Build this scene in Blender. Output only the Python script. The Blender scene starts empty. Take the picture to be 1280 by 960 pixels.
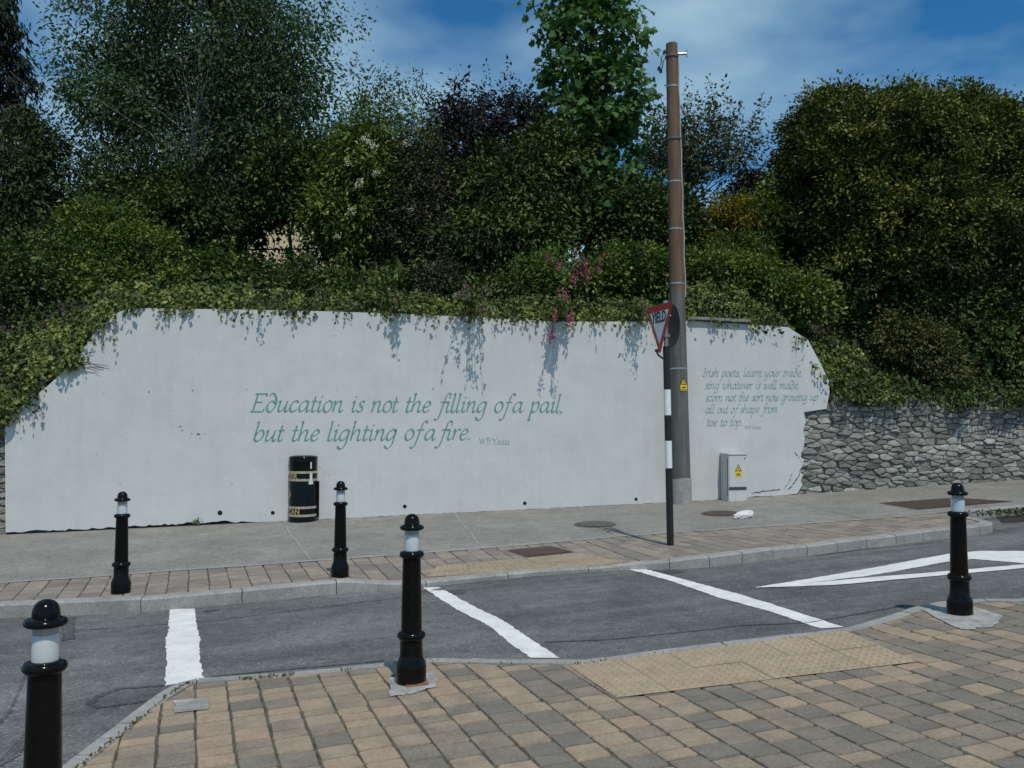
import bpy, bmesh, math, random
import numpy as np
from mathutils import Vector, noise as mnoise

scene = bpy.context.scene
COL = scene.collection
R = math.radians

# ------------------------------------------------------------------ camera
F = 1108.0            # focal length in pixels of a 1280 px wide frame
CAMH = 1.6
PITCH = math.atan(45.0 / F)
cd = bpy.data.cameras.new('camera'); cam = bpy.data.objects.new('camera', cd); COL.objects.link(cam)
cd.sensor_width = 36.0; cd.lens = 36.0 * F / 1280.0
cd.clip_start = 0.05; cd.clip_end = 3000
cam.location = (0, 0, CAMH); cam.rotation_euler = (math.pi / 2 + PITCH, 0, 0)
scene.camera = cam

# ------------------------------------------------------------------ sky and sun
SUN_EL, SUN_AZ = 60.0, 160.0     # azimuth clockwise from +Y
w = bpy.data.worlds.new('World'); scene.world = w; w.use_nodes = True
nt = w.node_tree; N = nt.nodes; L = nt.links
N.clear()
out = N.new('ShaderNodeOutputWorld'); bg = N.new('ShaderNodeBackground')
sky = N.new('ShaderNodeTexSky'); sky.sky_type = 'NISHITA'; sky.sun_disc = False
sky.sun_elevation = R(SUN_EL); sky.sun_rotation = R(SUN_AZ); sky.air_density = 1.0; sky.dust_density = 0.0; sky.ozone_density = 3.0
tc = N.new('ShaderNodeTexCoord'); sep = N.new('ShaderNodeSeparateXYZ'); L.new(tc.outputs['Generated'], sep.inputs[0])
addz = N.new('ShaderNodeMath'); addz.operation = 'ADD'; addz.inputs[1].default_value = 0.12; L.new(sep.outputs['Z'], addz.inputs[0])
mx = N.new('ShaderNodeMath'); mx.operation = 'MAXIMUM'; mx.inputs[1].default_value = 0.03; L.new(addz.outputs[0], mx.inputs[0])
dx = N.new('ShaderNodeMath'); dx.operation = 'DIVIDE'; L.new(sep.outputs['X'], dx.inputs[0]); L.new(mx.outputs[0], dx.inputs[1])
dy = N.new('ShaderNodeMath'); dy.operation = 'DIVIDE'; L.new(sep.outputs['Y'], dy.inputs[0]); L.new(mx.outputs[0], dy.inputs[1])
cmb = N.new('ShaderNodeCombineXYZ'); L.new(dx.outputs[0], cmb.inputs[0]); L.new(dy.outputs[0], cmb.inputs[1])
cmap = N.new('ShaderNodeMapping'); cmap.inputs['Location'].default_value = (3.4, 1.3, 0.0); L.new(cmb.outputs[0], cmap.inputs[0])
cn = N.new('ShaderNodeTexNoise'); cn.inputs['Scale'].default_value = 1.25; cn.inputs['Detail'].default_value = 5; cn.inputs['Roughness'].default_value = 0.5
L.new(cmap.outputs[0], cn.inputs['Vector'])
cr = N.new('ShaderNodeValToRGB'); cr.color_ramp.elements[0].position = 0.38; cr.color_ramp.elements[1].position = 0.64
cr.color_ramp.elements[0].color = (0, 0, 0, 1); cr.color_ramp.elements[1].color = (0.9, 0.9, 0.9, 1)
L.new(cn.outputs[0], cr.inputs[0])
tint = N.new('ShaderNodeMixRGB'); tint.blend_type = 'MULTIPLY'; tint.inputs[0].default_value = 1.0; tint.inputs[2].default_value = (0.34, 1.06, 1.46, 1)
L.new(sky.outputs[0], tint.inputs[1])
mixc = N.new('ShaderNodeMixRGB'); L.new(cr.outputs[0], mixc.inputs[0]); L.new(tint.outputs[0], mixc.inputs[1])
mixc.inputs[2].default_value = (6.0, 8.9, 10.7, 1)
L.new(mixc.outputs[0], bg.inputs[0]); bg.inputs[1].default_value = 0.08
L.new(bg.outputs[0], out.inputs[0])

sd = bpy.data.lights.new('sun', 'SUN'); sun = bpy.data.objects.new('sun', sd); COL.objects.link(sun)
sd.energy = 3.45; sd.angle = R(0.5); sd.color = (1.0, 0.945, 0.85)
_el, _az = R(SUN_EL), R(SUN_AZ)
TOSUN = Vector((math.cos(_el) * math.sin(_az), math.cos(_el) * math.cos(_az), math.sin(_el)))
sun.rotation_euler = (-TOSUN).to_track_quat('-Z', 'Y').to_euler()

vs = scene.view_settings
vs.view_transform = 'Standard'; vs.look = 'None'; vs.exposure = -0.30; vs.gamma = 1.0; vs.use_curve_mapping = False

# ------------------------------------------------------------------ geometry helpers
_cp, _sp = math.cos(PITCH), math.sin(PITCH)
def ray(px, py):
    a, b = (px - 640.0) / F, (480.0 - py) / F
    return Vector((a, _cp - b * _sp, _sp + b * _cp))
def P(px, py, Y):                      # where the sight line of a photo pixel meets depth Y
    d = ray(px, py); t = Y / d.y
    return Vector((d.x * t, Y, CAMH + d.z * t))
TH = R(19.9); UX, UY = math.cos(TH), math.sin(TH)
def uv(x, y): return (x * UX + y * UY, -x * UY + y * UX)
def xy(u, v): return (u * UX - v * UY, u * UY + v * UX)
def sstep(t): t = max(0.0, min(1.0, t)); return t * t * (3 - 2 * t)
def clamp(t): return max(0.0, min(1.0, t))
def base_z(x):
    x = max(-25.0, min(25.0, x)); return 0.03 * x + 0.015 * max(0.0, x - 3)
def z_near(x, y): return base_z(x)
def z_road(x, y):
    u, v = uv(x, y)
    return base_z(x) - 0.03 - 0.085 * clamp((v - 5.4) / 3.7) + 0.006 * mnoise.noise(Vector((x * .8, y * .8, 3)))
def kdrop(u): return sstep((u - 1.35) / 0.8) * (1 - sstep((u - 4.2) / 1.3))
def z_pave(x, y):
    u, v = uv(x, y)
    return base_z(x) + 0.012 - 0.075 * kdrop(u) * clamp(1 - (v - 9.3) / 1.3) + 0.03 * max(0, min(v, 14.8) - 10.3)
def G(px, py, zf):                     # sight line -> ground surface zf
    d = ray(px, py); lo, hi = 1.0, 60.0
    for _ in range(50):
        m = (lo + hi) / 2
        if CAMH + d.z * m > zf(d.x * m, d.y * m): lo = m
        else: hi = m
    return (d.x * lo, d.y * lo)
def interp(poly, x):                   # poly: sorted list of (x, y)
    return float(np.interp(x, [p[0] for p in poly], [p[1] for p in poly]))
# wall plane
WD = Vector((1, 0.221, 0)).normalized(); WN = Vector((WD.y, -WD.x, 0)); W0 = Vector((0, 14.66, 0))
def wp(px, py, off=0.0):               # sight line -> (s, z) on the wall plane
    d = ray(px, py); o = Vector((0, 0, CAMH)); q = W0 + WN * off
    t = (q - o).dot(WN) / d.dot(WN); p = o + d * t
    return ((p - W0).dot(WD), p.z)
def ws(s, z, off=0.0): 
    p = W0 + WD * s + WN * off; return Vector((p.x, p.y, z))
def wall_base(s): p = ws(s, 0); return z_pave(p.x, p.y)

def add(name, me, parent=None, mats=()):
    o = bpy.data.objects.new(name, me); COL.objects.link(o)
    for m in mats: me.materials.append(m)
    if parent: 
        o.parent = parent; o.matrix_parent_inverse = parent.matrix_basis.inverted()
    return o
def tag(o, label=None, cat=None, group=None, kind=None):
    if label: o['label'] = label
    if cat: o['category'] = cat
    if group: o['group'] = group
    if kind: o['kind'] = kind
    return o
def thing(name, loc, label, cat, group=None, rz=0):
    o = bpy.data.objects.new(name, None); COL.objects.link(o); o.location = loc; o.rotation_euler = (0, 0, rz)
    o.empty_display_size = 0.2
    return tag(o, label, cat, group)
def copy_tree(o, parent=None):
    c = o.copy(); COL.objects.link(c)
    if parent: c.parent = parent
    for ch in o.children: copy_tree(ch, c)
    return c

class MB:
    def __init__(s): s.v, s.f, s.mi, s.tv = [], [], [], []
    def vert(s, p, t=0.5): s.v.append((p[0], p[1], p[2])); s.tv.append(t); return len(s.v) - 1
    def face(s, idx, mi=0): s.f.append(tuple(idx)); s.mi.append(mi)
    def poly(s, pts, mi=0, t=0.5): s.face([s.vert(p, t) for p in pts], mi)
    def box(s, c, size, rz=0, mi=0, bev=0.0, t=0.5):
        bm = bmesh.new(); bmesh.ops.create_cube(bm, size=1)
        for v in bm.verts: v.co = Vector((v.co.x * size[0], v.co.y * size[1], v.co.z * size[2]))
        if bev: bmesh.ops.bevel(bm, geom=list(bm.edges), offset=bev, segments=2, affect='EDGES')
        ca, sa = math.cos(rz), math.sin(rz); b = len(s.v)
        for v in bm.verts: s.vert((c[0] + v.co.x * ca - v.co.y * sa, c[1] + v.co.x * sa + v.co.y * ca, c[2] + v.co.z), t)
        bm.verts.index_update()
        for f in bm.faces: s.face([b + v.index for v in f.verts], mi)
        bm.free()
    def tube(s, pts, rad, n=8, mi=0, cap=True):
        pts = [Vector(p) for p in pts]; rings = []
        for i, p in enumerate(pts):
            d = (pts[min(i + 1, len(pts) - 1)] - pts[max(i - 1, 0)]).normalized()
            a = Vector((0, 0, 1)) if abs(d.z) < 0.9 else Vector((1, 0, 0))
            x = d.cross(a).normalized(); y = d.cross(x)
            r = rad[i] if isinstance(rad, (list, tuple)) else rad
            rings.append([s.vert(p + x * (r * math.cos(2 * math.pi * k / n)) + y * (r * math.sin(2 * math.pi * k / n))) for k in range(n)])
        for a, b in zip(rings, rings[1:]):
            for k in range(n): s.face((a[k], a[(k + 1) % n], b[(k + 1) % n], b[k]), mi)
        if cap: s.face(rings[0][::-1], mi); s.face(rings[-1], mi)
    def lathe(s, prof, c=(0, 0, 0), n=32, mi=0, axis='z'):
        rings = []
        for r, z in prof:
            if r < 1e-5: rings.append([s.vert((c[0], c[1], c[2] + z))])
            else: rings.append([s.vert((c[0] + r * math.cos(2 * math.pi * k / n), c[1] + r * math.sin(2 * math.pi * k / n), c[2] + z)) for k in range(n)])
        for a, b in zip(rings, rings[1:]):
            for k in range(n):
                k2 = (k + 1) % n
                if len(a) == 1 and len(b) == 1: continue
                if len(a) == 1: s.face((a[0], b[k2], b[k]), mi)
                elif len(b) == 1: s.face((a[k], a[k2], b[0]), mi)
                else: s.face((a[k], a[k2], b[k2], b[k]), mi)
    def build(s, name, mats, parent=None, smooth=False, angle=35):
        me = bpy.data.meshes.new(name); me.from_pydata(s.v, [], s.f)
        if not isinstance(mats, (list, tuple)): mats = [mats]
        for m in mats: me.materials.append(m)
        me.polygons.foreach_set('material_index', s.mi)
        a = me.attributes.new('tint', 'FLOAT', 'POINT'); a.data.foreach_set('value', s.tv)
        if smooth:
            me.polygons.foreach_set('use_smooth', [True] * len(s.f)); me.set_sharp_from_angle(angle=R(angle))
        me.update()
        o = bpy.data.objects.new(name, me); COL.objects.link(o)
        if parent: o.parent = parent
        return o
    def build_w(s, name, mats, parent, **k):      # built in world coordinates, parented to a placed Empty
        o = s.build(name, mats, None, **k); o.parent = parent
        o.matrix_parent_inverse = (__import__('mathutils').Matrix.LocRotScale(parent.location, parent.rotation_euler, None)).inverted()
        return o

# ------------------------------------------------------------------ materials
def new_mat(name):
    m = bpy.data.materials.new(name); m.use_nodes = True; t = m.node_tree
    return m, t, t.nodes['Principled BSDF']
def c4(c): return (c[0], c[1], c[2], 1)
def nz(t, scale, detail=4, rough=0.55, vec=None, dist=0.0):
    n = t.nodes.new('ShaderNodeTexNoise'); n.inputs['Scale'].default_value = scale; n.inputs['Detail'].default_value = detail
    n.inputs['Roughness'].default_value = rough; n.inputs['Distortion'].default_value = dist
    if vec is None:
        vec = t.nodes.get('TCO') 
        if vec is None: vec = t.nodes.new('ShaderNodeTexCoord'); vec.name = 'TCO'
        t.links.new(vec.outputs['Object'], n.inputs['Vector'])
    else: t.links.new(vec, n.inputs['Vector'])
    return n.outputs[0]
def ramp(t, sock, stops):
    r = t.nodes.new('ShaderNodeValToRGB'); e = r.color_ramp.elements
    while len(e) < len(stops): e.new(0.5)
    for i, (p, c) in enumerate(stops):
        e[i].position = p; e[i].color = c4(c) if hasattr(c, '__len__') else (c, c, c, 1)
    t.links.new(sock, r.inputs[0]); return r.outputs[0]
def mix(t, fac, a, b, mode='MIX'):
    n = t.nodes.new('ShaderNodeMixRGB'); n.blend_type = mode
    for i, x in ((0, fac), (1, a), (2, b)):
        if isinstance(x, (int, float)): n.inputs[i].default_value = x if i == 0 else (x, x, x, 1)
        elif isinstance(x, (tuple, list)): n.inputs[i].default_value = c4(x)
        else: t.links.new(x, n.inputs[i])
    return n.outputs[0]
def bump(t, b, sock, strength=0.3, dist=0.01, prev=None):
    n = t.nodes.new('ShaderNodeBump'); n.inputs['Strength'].default_value = strength; n.inputs['Distance'].default_value = dist
    t.links.new(sock, n.inputs['Height'])
    if prev is not None: t.links.new(prev, n.inputs['Normal'])
    t.links.new(n.outputs[0], b.inputs['Normal']); return n.outputs[0]
def attr(t, name='tint'):
    a = t.nodes.new('ShaderNodeAttribute'); a.attribute_name = name; return a.outputs['Fac']
def simple(name, col, rough=0.5, metal=0.0, var=0.15, scale=8, bmp=0.0, coat=0.0, spec=0.5):
    m, t, b = new_mat(name)
    n = nz(t, scale, 5)
    c = ramp(t, n, [(0.3, tuple(x * (1 - var) for x in col)), (0.7, tuple(min(1, x * (1 + var)) for x in col))])
    t.links.new(c, b.inputs['Base Color']); b.inputs['Roughness'].default_value = rough; b.inputs['Metallic'].default_value = metal
    b.inputs['Coat Weight'].default_value = coat; b.inputs['Specular IOR Level'].default_value = spec
    if bmp: bump(t, b, nz(t, scale * 6, 4), bmp, 0.004)
    return m

def mat_asphalt(name, base, seed=0):
    m, t, b = new_mat(name)
    big = nz(t, 0.55, 5, 0.6, dist=0.6); fine = nz(t, 48, 4, 0.8); mid = nz(t, 9, 5, 0.65)
    v = t.nodes.new('ShaderNodeTexVoronoi'); v.inputs['Scale'].default_value = 34; v.feature = 'F1'
    t.links.new(t.nodes['TCO'].outputs['Object'], v.inputs['Vector'])
    c = ramp(t, big, [(0.3, tuple(x * 0.66 for x in base)), (0.5, base), (0.70, tuple(x * 1.4 for x in base))])
    c = mix(t, 0.55, c, ramp(t, mid, [(0.3, 0.55), (0.7, 1.35)]), 'MULTIPLY')
    c = mix(t, 0.8, c, ramp(t, fine, [(0.3, 0.35), (0.52, 1.0), (0.72, 2.3)]), 'MULTIPLY')
    mp = t.nodes.new('ShaderNodeMapping'); mp.inputs['Rotation'].default_value = (0, 0, -TH); t.links.new(t.nodes['TCO'].outputs['Object'], mp.inputs[0])
    mp2 = t.nodes.new('ShaderNodeMapping'); mp2.inputs['Scale'].default_value = (.25, 2.2, 1); t.links.new(mp.outputs[0], mp2.inputs[0])
    c = mix(t, 0.75, c, ramp(t, nz(t, 1.1, 5, 0.6, vec=mp2.outputs[0]), [(0.32, 0.68), (0.5, 1.0), (0.7, 1.3)]), 'MULTIPLY')
    chips = ramp(t, v.outputs['Color'], [(0.86, 0.0), (0.95, 0.7)])
    near = ramp(t, v.outputs['Distance'], [(0.25, 1.0), (0.4, 0.0)])
    chips = mix(t, 1.0, chips, near, 'MULTIPLY')
    c = mix(t, chips, c, (0.36, 0.36, 0.34))
    t.links.new(c, b.inputs['Base Color']); b.inputs['Roughness'].default_value = 0.85; b.inputs['Specular IOR Level'].default_value = 0.3
    n1 = bump(t, b, fine, 0.55, 0.006); bump(t, b, mid, 0.25, 0.02, n1)
    return m
def mat_concrete(name, a, bcol, rough=0.85, scale=1.2, stain=0.4, grain=1.0):
    m, t, b = new_mat(name)
    big = nz(t, scale, 6, 0.62, dist=0.4); fine = nz(t, 60, 4, 0.7); mid = nz(t, 7, 5, 0.65)
    c = ramp(t, big, [(0.3, a), (0.68, bcol)])
    c = mix(t, stain, c, ramp(t, mid, [(0.28, 0.6), (0.6, 1.1)]), 'MULTIPLY')
    c = mix(t, 0.85 * grain, c, ramp(t, fine, [(0.3, 0.5), (0.7, 1.45)]), 'MULTIPLY')
    c = mix(t, 0.8 * grain, c, ramp(t, nz(t, 22, 5, 0.75), [(0.28, 0.62), (0.5, 1.0), (0.74, 1.28)]), 'MULTIPLY')
    t.links.new(c, b.inputs['Base Color']); b.inputs['Roughness'].default_value = rough; b.inputs['Specular IOR Level'].default_value = 0.3
    n1 = bump(t, b, fine, 0.35, 0.004); bump(t, b, mid, 0.2, 0.01, n1)
    return m
def mat_tint(name, stops, rough=0.85, mod=0.6, fscale=55, mscale=6, blend=0.0):
    m, t, b = new_mat(name)
    fac = t.nodes.new('ShaderNodeMath'); fac.operation = 'MULTIPLY_ADD'; t.links.new(nz(t, 5.5, 3, 0.5, dist=0.4), fac.inputs[0]); fac.inputs[1].default_value = blend; 
    ad = t.nodes.new('ShaderNodeMath'); ad.operation = 'SUBTRACT'; t.links.new(attr(t), ad.inputs[0]); ad.inputs[1].default_value = blend * .5; t.links.new(ad.outputs[0], fac.inputs[2])
    c = ramp(t, fac.outputs[0], stops)
    fine = nz(t, fscale, 4, 0.7); mid = nz(t, mscale, 5, 0.65)
    c = mix(t, mod, c, ramp(t, mid, [(0.28, 0.55), (0.65, 1.2)]), 'MULTIPLY')
    c = mix(t, 0.55, c, ramp(t, fine, [(0.3, 0.6), (0.7, 1.35)]), 'MULTIPLY')
    t.links.new(c, b.inputs['Base Color']); b.inputs['Roughness'].default_value = rough; b.inputs['Specular IOR Level'].default_value = 0.3
    n1 = bump(t, b, fine, 0.4, 0.004); bump(t, b, mid, 0.3, 0.012, n1)
    return m
def mat_leaf(name, dark, mid_, light, rough=0.45, trans=0.25, spec=0.18, gain=1.0):
    rough = max(rough, .5); dark, mid_, light = [tuple(c * gain for c in q) for q in (dark, mid_, light)]
    m, t, b = new_mat(name)
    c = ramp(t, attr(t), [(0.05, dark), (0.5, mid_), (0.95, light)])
    t.links.new(c, b.inputs['Base Color']); b.inputs['Roughness'].default_value = rough; b.inputs['Specular IOR Level'].default_value = spec
    tr = t.nodes.new('ShaderNodeBsdfTranslucent'); t.links.new(mix(t, 1.0, c, (1.0, 1.15, 0.55), 'MULTIPLY'), tr.inputs[0])
    ms = t.nodes.new('ShaderNodeMixShader'); ms.inputs[0].default_value = trans
    t.links.new(b.outputs[0], ms.inputs[1]); t.links.new(tr.outputs[0], ms.inputs[2])
    t.links.new(ms.outputs[0], t.nodes['Material Output'].inputs['Surface'])
    return m

M = {}
M['asphalt'] = mat_asphalt('asphalt', (0.128, 0.131, 0.131))
M['asphalt_patch'] = mat_asphalt('asphalt_patch', (0.085, 0.088, 0.09))
M['tar'] = mat_asphalt('tar_seam', (0.085, 0.087, 0.088))
M['concrete'] = mat_concrete('footpath_concrete', (0.198, 0.190, 0.172), (0.280, 0.268, 0.243), stain=0.5)
M['kerb'] = mat_concrete('kerb_concrete', (0.26, 0.255, 0.24), (0.36, 0.352, 0.33), scale=2.5, stain=0.4, grain=.6)
M['mortar'] = mat_concrete('pale_mortar', (0.27, 0.268, 0.255), (0.42, 0.418, 0.40), scale=7, stain=0.7, grain=.6)
M['bed'] = simple('joint_sand', (0.085, 0.078, 0.056), 0.95, var=0.6, scale=9)
M['paver'] = mat_tint('paver', [(0.0, (0.185, 0.167, 0.14)), (0.28, (0.222, 0.192, 0.152)), (0.45, (0.255, 0.212, 0.16)), (0.62, (0.302, 0.245, 0.18)), (0.82, (0.348, 0.27, 0.188)), (1.0, (0.36, 0.265, 0.193))], mod=0.4, blend=0.75)
M['paver_far'] = mat_tint('paver_far', [(0.0, (0.20, 0.18, 0.16)), (0.5, (0.255, 0.222, 0.188)), (1.0, (0.31, 0.26, 0.205))], mod=0.5, blend=0.6)
M['tactile'] = mat_concrete('buff_tactile_slab', (0.345, 0.268, 0.18), (0.41, 0.325, 0.225), scale=3, stain=0.35, grain=.35)
M['tactile_far'] = mat_concrete('buff_tactile_slab_worn', (0.30, 0.24, 0.17), (0.37, 0.30, 0.215), scale=3, stain=0.45, grain=.5)
M['stone'] = mat_tint('limestone', [(0.0, (0.145, 0.141, 0.122)), (0.5, (0.262, 0.256, 0.226)), (1.0, (0.44, 0.433, 0.39))], mod=0.85, fscale=38, mscale=7, blend=0.5)
M['stone_mortar'] = simple('wall_mortar', (0.17, 0.167, 0.155), 0.95, var=0.4, scale=10, bmp=0.4)
M['soil'] = simple('soil', (0.03, 0.024, 0.016), 0.95, var=0.4, scale=5, bmp=0.5)
def mat_paintline():
    m, t, b = new_mat('road_paint')
    c = ramp(t, nz(t, 5, 6, 0.7), [(0.25, (0.60, 0.60, 0.57)), (0.6, (0.82, 0.82, 0.79))])
    worn = ramp(t, nz(t, 42, 5, 0.7), [(0.33, 0.5), (0.42, 1.0)])
    t.links.new(mix(t, 0.7, c, worn, 'MULTIPLY'), b.inputs['Base Color']); b.inputs['Roughness'].default_value = 0.6
    bump(t, b, nz(t, 70, 3), 0.35, 0.004); return m
M['line'] = mat_paintline()
def mat_render():
    m, t, b = new_mat('painted_render')
    big = nz(t, 0.45, 5, 0.6, dist=0.5); mid = nz(t, 3.0, 6, 0.65)
    c = ramp(t, big, [(0.3, (0.555, 0.565, 0.555)), (0.7, (0.622, 0.625, 0.608))])
    c = mix(t, 0.22, c, ramp(t, mid, [(0.3, 0.72), (0.62, 1.05)]), 'MULTIPLY')
    # faint vertical rain streaks and small scuffs
    mp = t.nodes.new('ShaderNodeMapping'); mp.inputs['Scale'].default_value = (5, 5, 0.35); t.links.new(t.nodes['TCO'].outputs['Object'], mp.inputs[0])
    st = nz(t, 1.6, 5, 0.6, vec=mp.outputs[0])
    c = mix(t, 0.15, c, ramp(t, st, [(0.3, 0.7), (0.55, 1.0)]), 'MULTIPLY')
    mh = t.nodes.new('ShaderNodeMapping'); mh.inputs['Scale'].default_value = (0.5, 0.5, 4); t.links.new(t.nodes['TCO'].outputs['Object'], mh.inputs[0])
    hz = nz(t, 1.4, 4, 0.6, vec=mh.outputs[0])
    c = mix(t, 0.05, c, ramp(t, hz, [(0.35, 0.8), (0.6, 1.02)]), 'MULTIPLY')
    sc = ramp(t, nz(t, 14, 6, 0.75), [(0.255, 0.45), (0.285, 1.0)])
    c = mix(t, 0.75, c, sc, 'MULTIPLY')
    t.links.new(c, b.inputs['Base Color']); b.inputs['Roughness'].default_value = 0.75; b.inputs['Specular IOR Level'].default_value = 0.25
    n1 = bump(t, b, nz(t, 45, 4, 0.65), 0.25, 0.006); n2 = bump(t, b, mid, 0.22, 0.03, n1); bump(t, b, hz, 0.05, 0.03, n2)
    return m
M['render'] = mat_render()
M['lettering'] = simple('teal_lettering', (0.125, 0.285, 0.285), 0.7, var=0.2, scale=12)
M['lettering_faint'] = simple('grey_teal_lettering', (0.24, 0.38, 0.385), 0.7, var=0.2, scale=12)
M['black'] = simple('black_gloss_paint', (0.004, 0.004, 0.004), 0.15, var=0.3, scale=20, spec=0.22)
M['pole_black'] = simple('black_pole_paint', (0.012, 0.012, 0.012), 0.5, var=0.3, scale=20)
M['pole_white'] = simple('white_pole_paint', (0.78, 0.79, 0.78), 0.45, var=0.05, scale=9)
M['reflect'] = simple('white_reflective_band', (0.72, 0.76, 0.78), 0.35, var=0.06, scale=15)
M['reflect_blue'] = simple('pale_blue_band', (0.55, 0.68, 0.74), 0.4, var=0.1, scale=20)
def mat_clear():
    m, t, b = new_mat('clear_sleeve'); b.inputs['Base Color'].default_value = (0.9, 0.95, 0.97, 1); b.inputs['Roughness'].default_value = 0.08
    b.inputs['IOR'].default_value = 1.15; b.inputs['Transmission Weight'].default_value = 1.0
    tp = t.nodes.new('ShaderNodeBsdfTransparent'); ms = t.nodes.new('ShaderNodeMixShader'); ms.inputs[0].default_value = 0.22
    t.links.new(tp.outputs[0], ms.inputs[1]); g = t.nodes.new('ShaderNodeBsdfGlossy'); g.inputs['Roughness'].default_value = 0.08
    t.links.new(g.outputs[0], ms.inputs[2]); t.links.new(ms.outputs[0], t.nodes['Material Output'].inputs['Surface']); return m
M['clear'] = mat_clear()
M['core'] = simple('dull_core', (0.30, 0.33, 0.34), 0.5, var=0.1)
M['gold'] = simple('gold_band', (0.44, 0.38, 0.27), 0.45, metal=0.2, var=0.2, scale=18)
M['gold_text'] = simple('gold_letters', (0.50, 0.40, 0.20), 0.45, metal=0.2, var=0.15, scale=18)
M['steel'] = simple('galvanised_steel', (0.42, 0.44, 0.45), 0.42, metal=0.7, var=0.15, scale=14)
M['rust'] = simple('rusty_plate', (0.27, 0.125, 0.062), 0.8, var=0.35, scale=14, bmp=0.4)
def mat_cover(name, col):
    m, t, b = new_mat(name)
    c = ramp(t, nz(t, 6, 5, 0.65), [(0.3, tuple(x * .65 for x in col)), (0.7, tuple(x * 1.25 for x in col))])
    ck = t.nodes.new('ShaderNodeTexChecker'); ck.inputs['Scale'].default_value = 28
    mp = t.nodes.new('ShaderNodeMapping'); mp.inputs['Rotation'].default_value = (0, 0, TH); t.links.new(t.nodes['TCO'].outputs['Object'], mp.inputs[0]); t.links.new(mp.outputs[0], ck.inputs[0])
    ck.inputs[1].default_value = (1, 1, 1, 1); ck.inputs[2].default_value = (.72, .72, .72, 1)
    t.links.new(mix(t, 0.8, c, ck.outputs[0], 'MULTIPLY'), b.inputs['Base Color']); b.inputs['Roughness'].default_value = 0.7
    bump(t, b, ck.outputs[1], 0.6, 0.006); return m
M['cover'] = mat_cover('cast_cover', (0.085, 0.052, 0.04))
M['cover_grey'] = mat_cover('cast_grate', (0.10, 0.095, 0.088))
M['cover_frame'] = simple('cover_frame', (0.12, 0.10, 0.09), 0.7, var=0.3, scale=12)
M['red'] = simple('sign_red', (0.46, 0.032, 0.024), 0.4, var=0.1)
M['sign_white'] = simple('sign_white', (0.76, 0.75, 0.77), 0.4, var=0.05)
M['ink'] = simple('black_ink', (0.01, 0.01, 0.012), 0.5, var=0.1)
M['sign_back'] = simple('grey_sign_back', (0.075, 0.095, 0.105), 0.5, metal=0.2, var=0.2, scale=6)
M['yellow'] = simple('warning_yellow', (0.78, 0.55, 0.03), 0.45, var=0.08)
M['cabinet'] = simple('cabinet_grey', (0.56, 0.565, 0.54), 0.5, var=0.08, scale=6)
M['cabinet_dark'] = simple('cabinet_gap', (0.05, 0.055, 0.055), 0.7, var=0.1)
M['plastic'] = simple('white_plastic', (0.66, 0.66, 0.64), 0.5, var=0.12)
M['cable'] = simple('black_cable', (0.012, 0.012, 0.013), 0.6)
M['cable_grey'] = simple('grey_conduit', (0.40, 0.41, 0.40), 0.5)
M['hole'] = simple('dark_opening', (0.006, 0.006, 0.006), 0.9)
M['porcelain'] = simple('insulator', (0.03, 0.025, 0.022), 0.25)
def mat_pole():
    m, t, b = new_mat('weathered_pole')
    mp = None
    n0 = nz(t, 3, 5, 0.6)
    mp = t.nodes.new('ShaderNodeMapping'); mp.inputs['Scale'].default_value = (9, 9, 0.5); t.links.new(t.nodes['TCO'].outputs['Object'], mp.inputs[0])
    gr = nz(t, 2.2, 5, 0.65, vec=mp.outputs[0])
    sx = t.nodes.new('ShaderNodeSeparateXYZ'); t.links.new(t.nodes['TCO'].outputs['Object'], sx.inputs[0])
    mr = t.nodes.new('ShaderNodeMapRange'); mr.inputs[1].default_value = 3.5; mr.inputs[2].default_value = 3.72; t.links.new(sx.outputs['Z'], mr.inputs[0])
    low = ramp(t, gr, [(0.3, (0.075, 0.075, 0.068)), (0.7, (0.155, 0.152, 0.137))])
    high = ramp(t, gr, [(0.3, (0.085, 0.050, 0.030)), (0.7, (0.185, 0.112, 0.068))])
    c = mix(t, mr.outputs[0], low, high)
    c = mix(t, 0.5, c, ramp(t, n0, [(0.3, 0.7), (0.7, 1.2)]), 'MULTIPLY')
    t.links.new(c, b.inputs['Base Color']); b.inputs['Roughness'].default_value = 0.8
    bump(t, b, gr, 0.4, 0.01); return m
M['pole'] = mat_pole()
M['bark'] = simple('dark_bark', (0.055, 0.045, 0.036), 0.9, var=0.4, scale=7, bmp=0.5)
M['birch_bark'] = simple('pale_bark', (0.36, 0.35, 0.33), 0.8, var=0.4, scale=6, bmp=0.4)
M['stem'] = simple('vine_stem', (0.07, 0.055, 0.035), 0.8, var=0.3)
M['house_wall'] = simple('cream_render', (0.72, 0.62, 0.40), 0.8, var=0.06)
M['house_roof'] = simple('slate', (0.06, 0.062, 0.07), 0.7, var=0.25)
M['glass'] = simple('window_glass', (0.02, 0.025, 0.03), 0.08)
M['frame'] = simple('window_frame', (0.75, 0.75, 0.74), 0.5, var=0.04)

# ------------------------------------------------------------------ the ground, road and pavements
# far ground to the horizon
mb = MB(); mb.poly([(-900, -900, -1.2), (900, -900, -1.2), (900, 900, -1.2), (-900, 900, -1.2)])
M['grass'] = simple('far_grass', (0.05, 0.075, 0.025), 0.9, var=0.3, scale=0.3)
tag(mb.build('ground', M['grass']), kind='structure')

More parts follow.
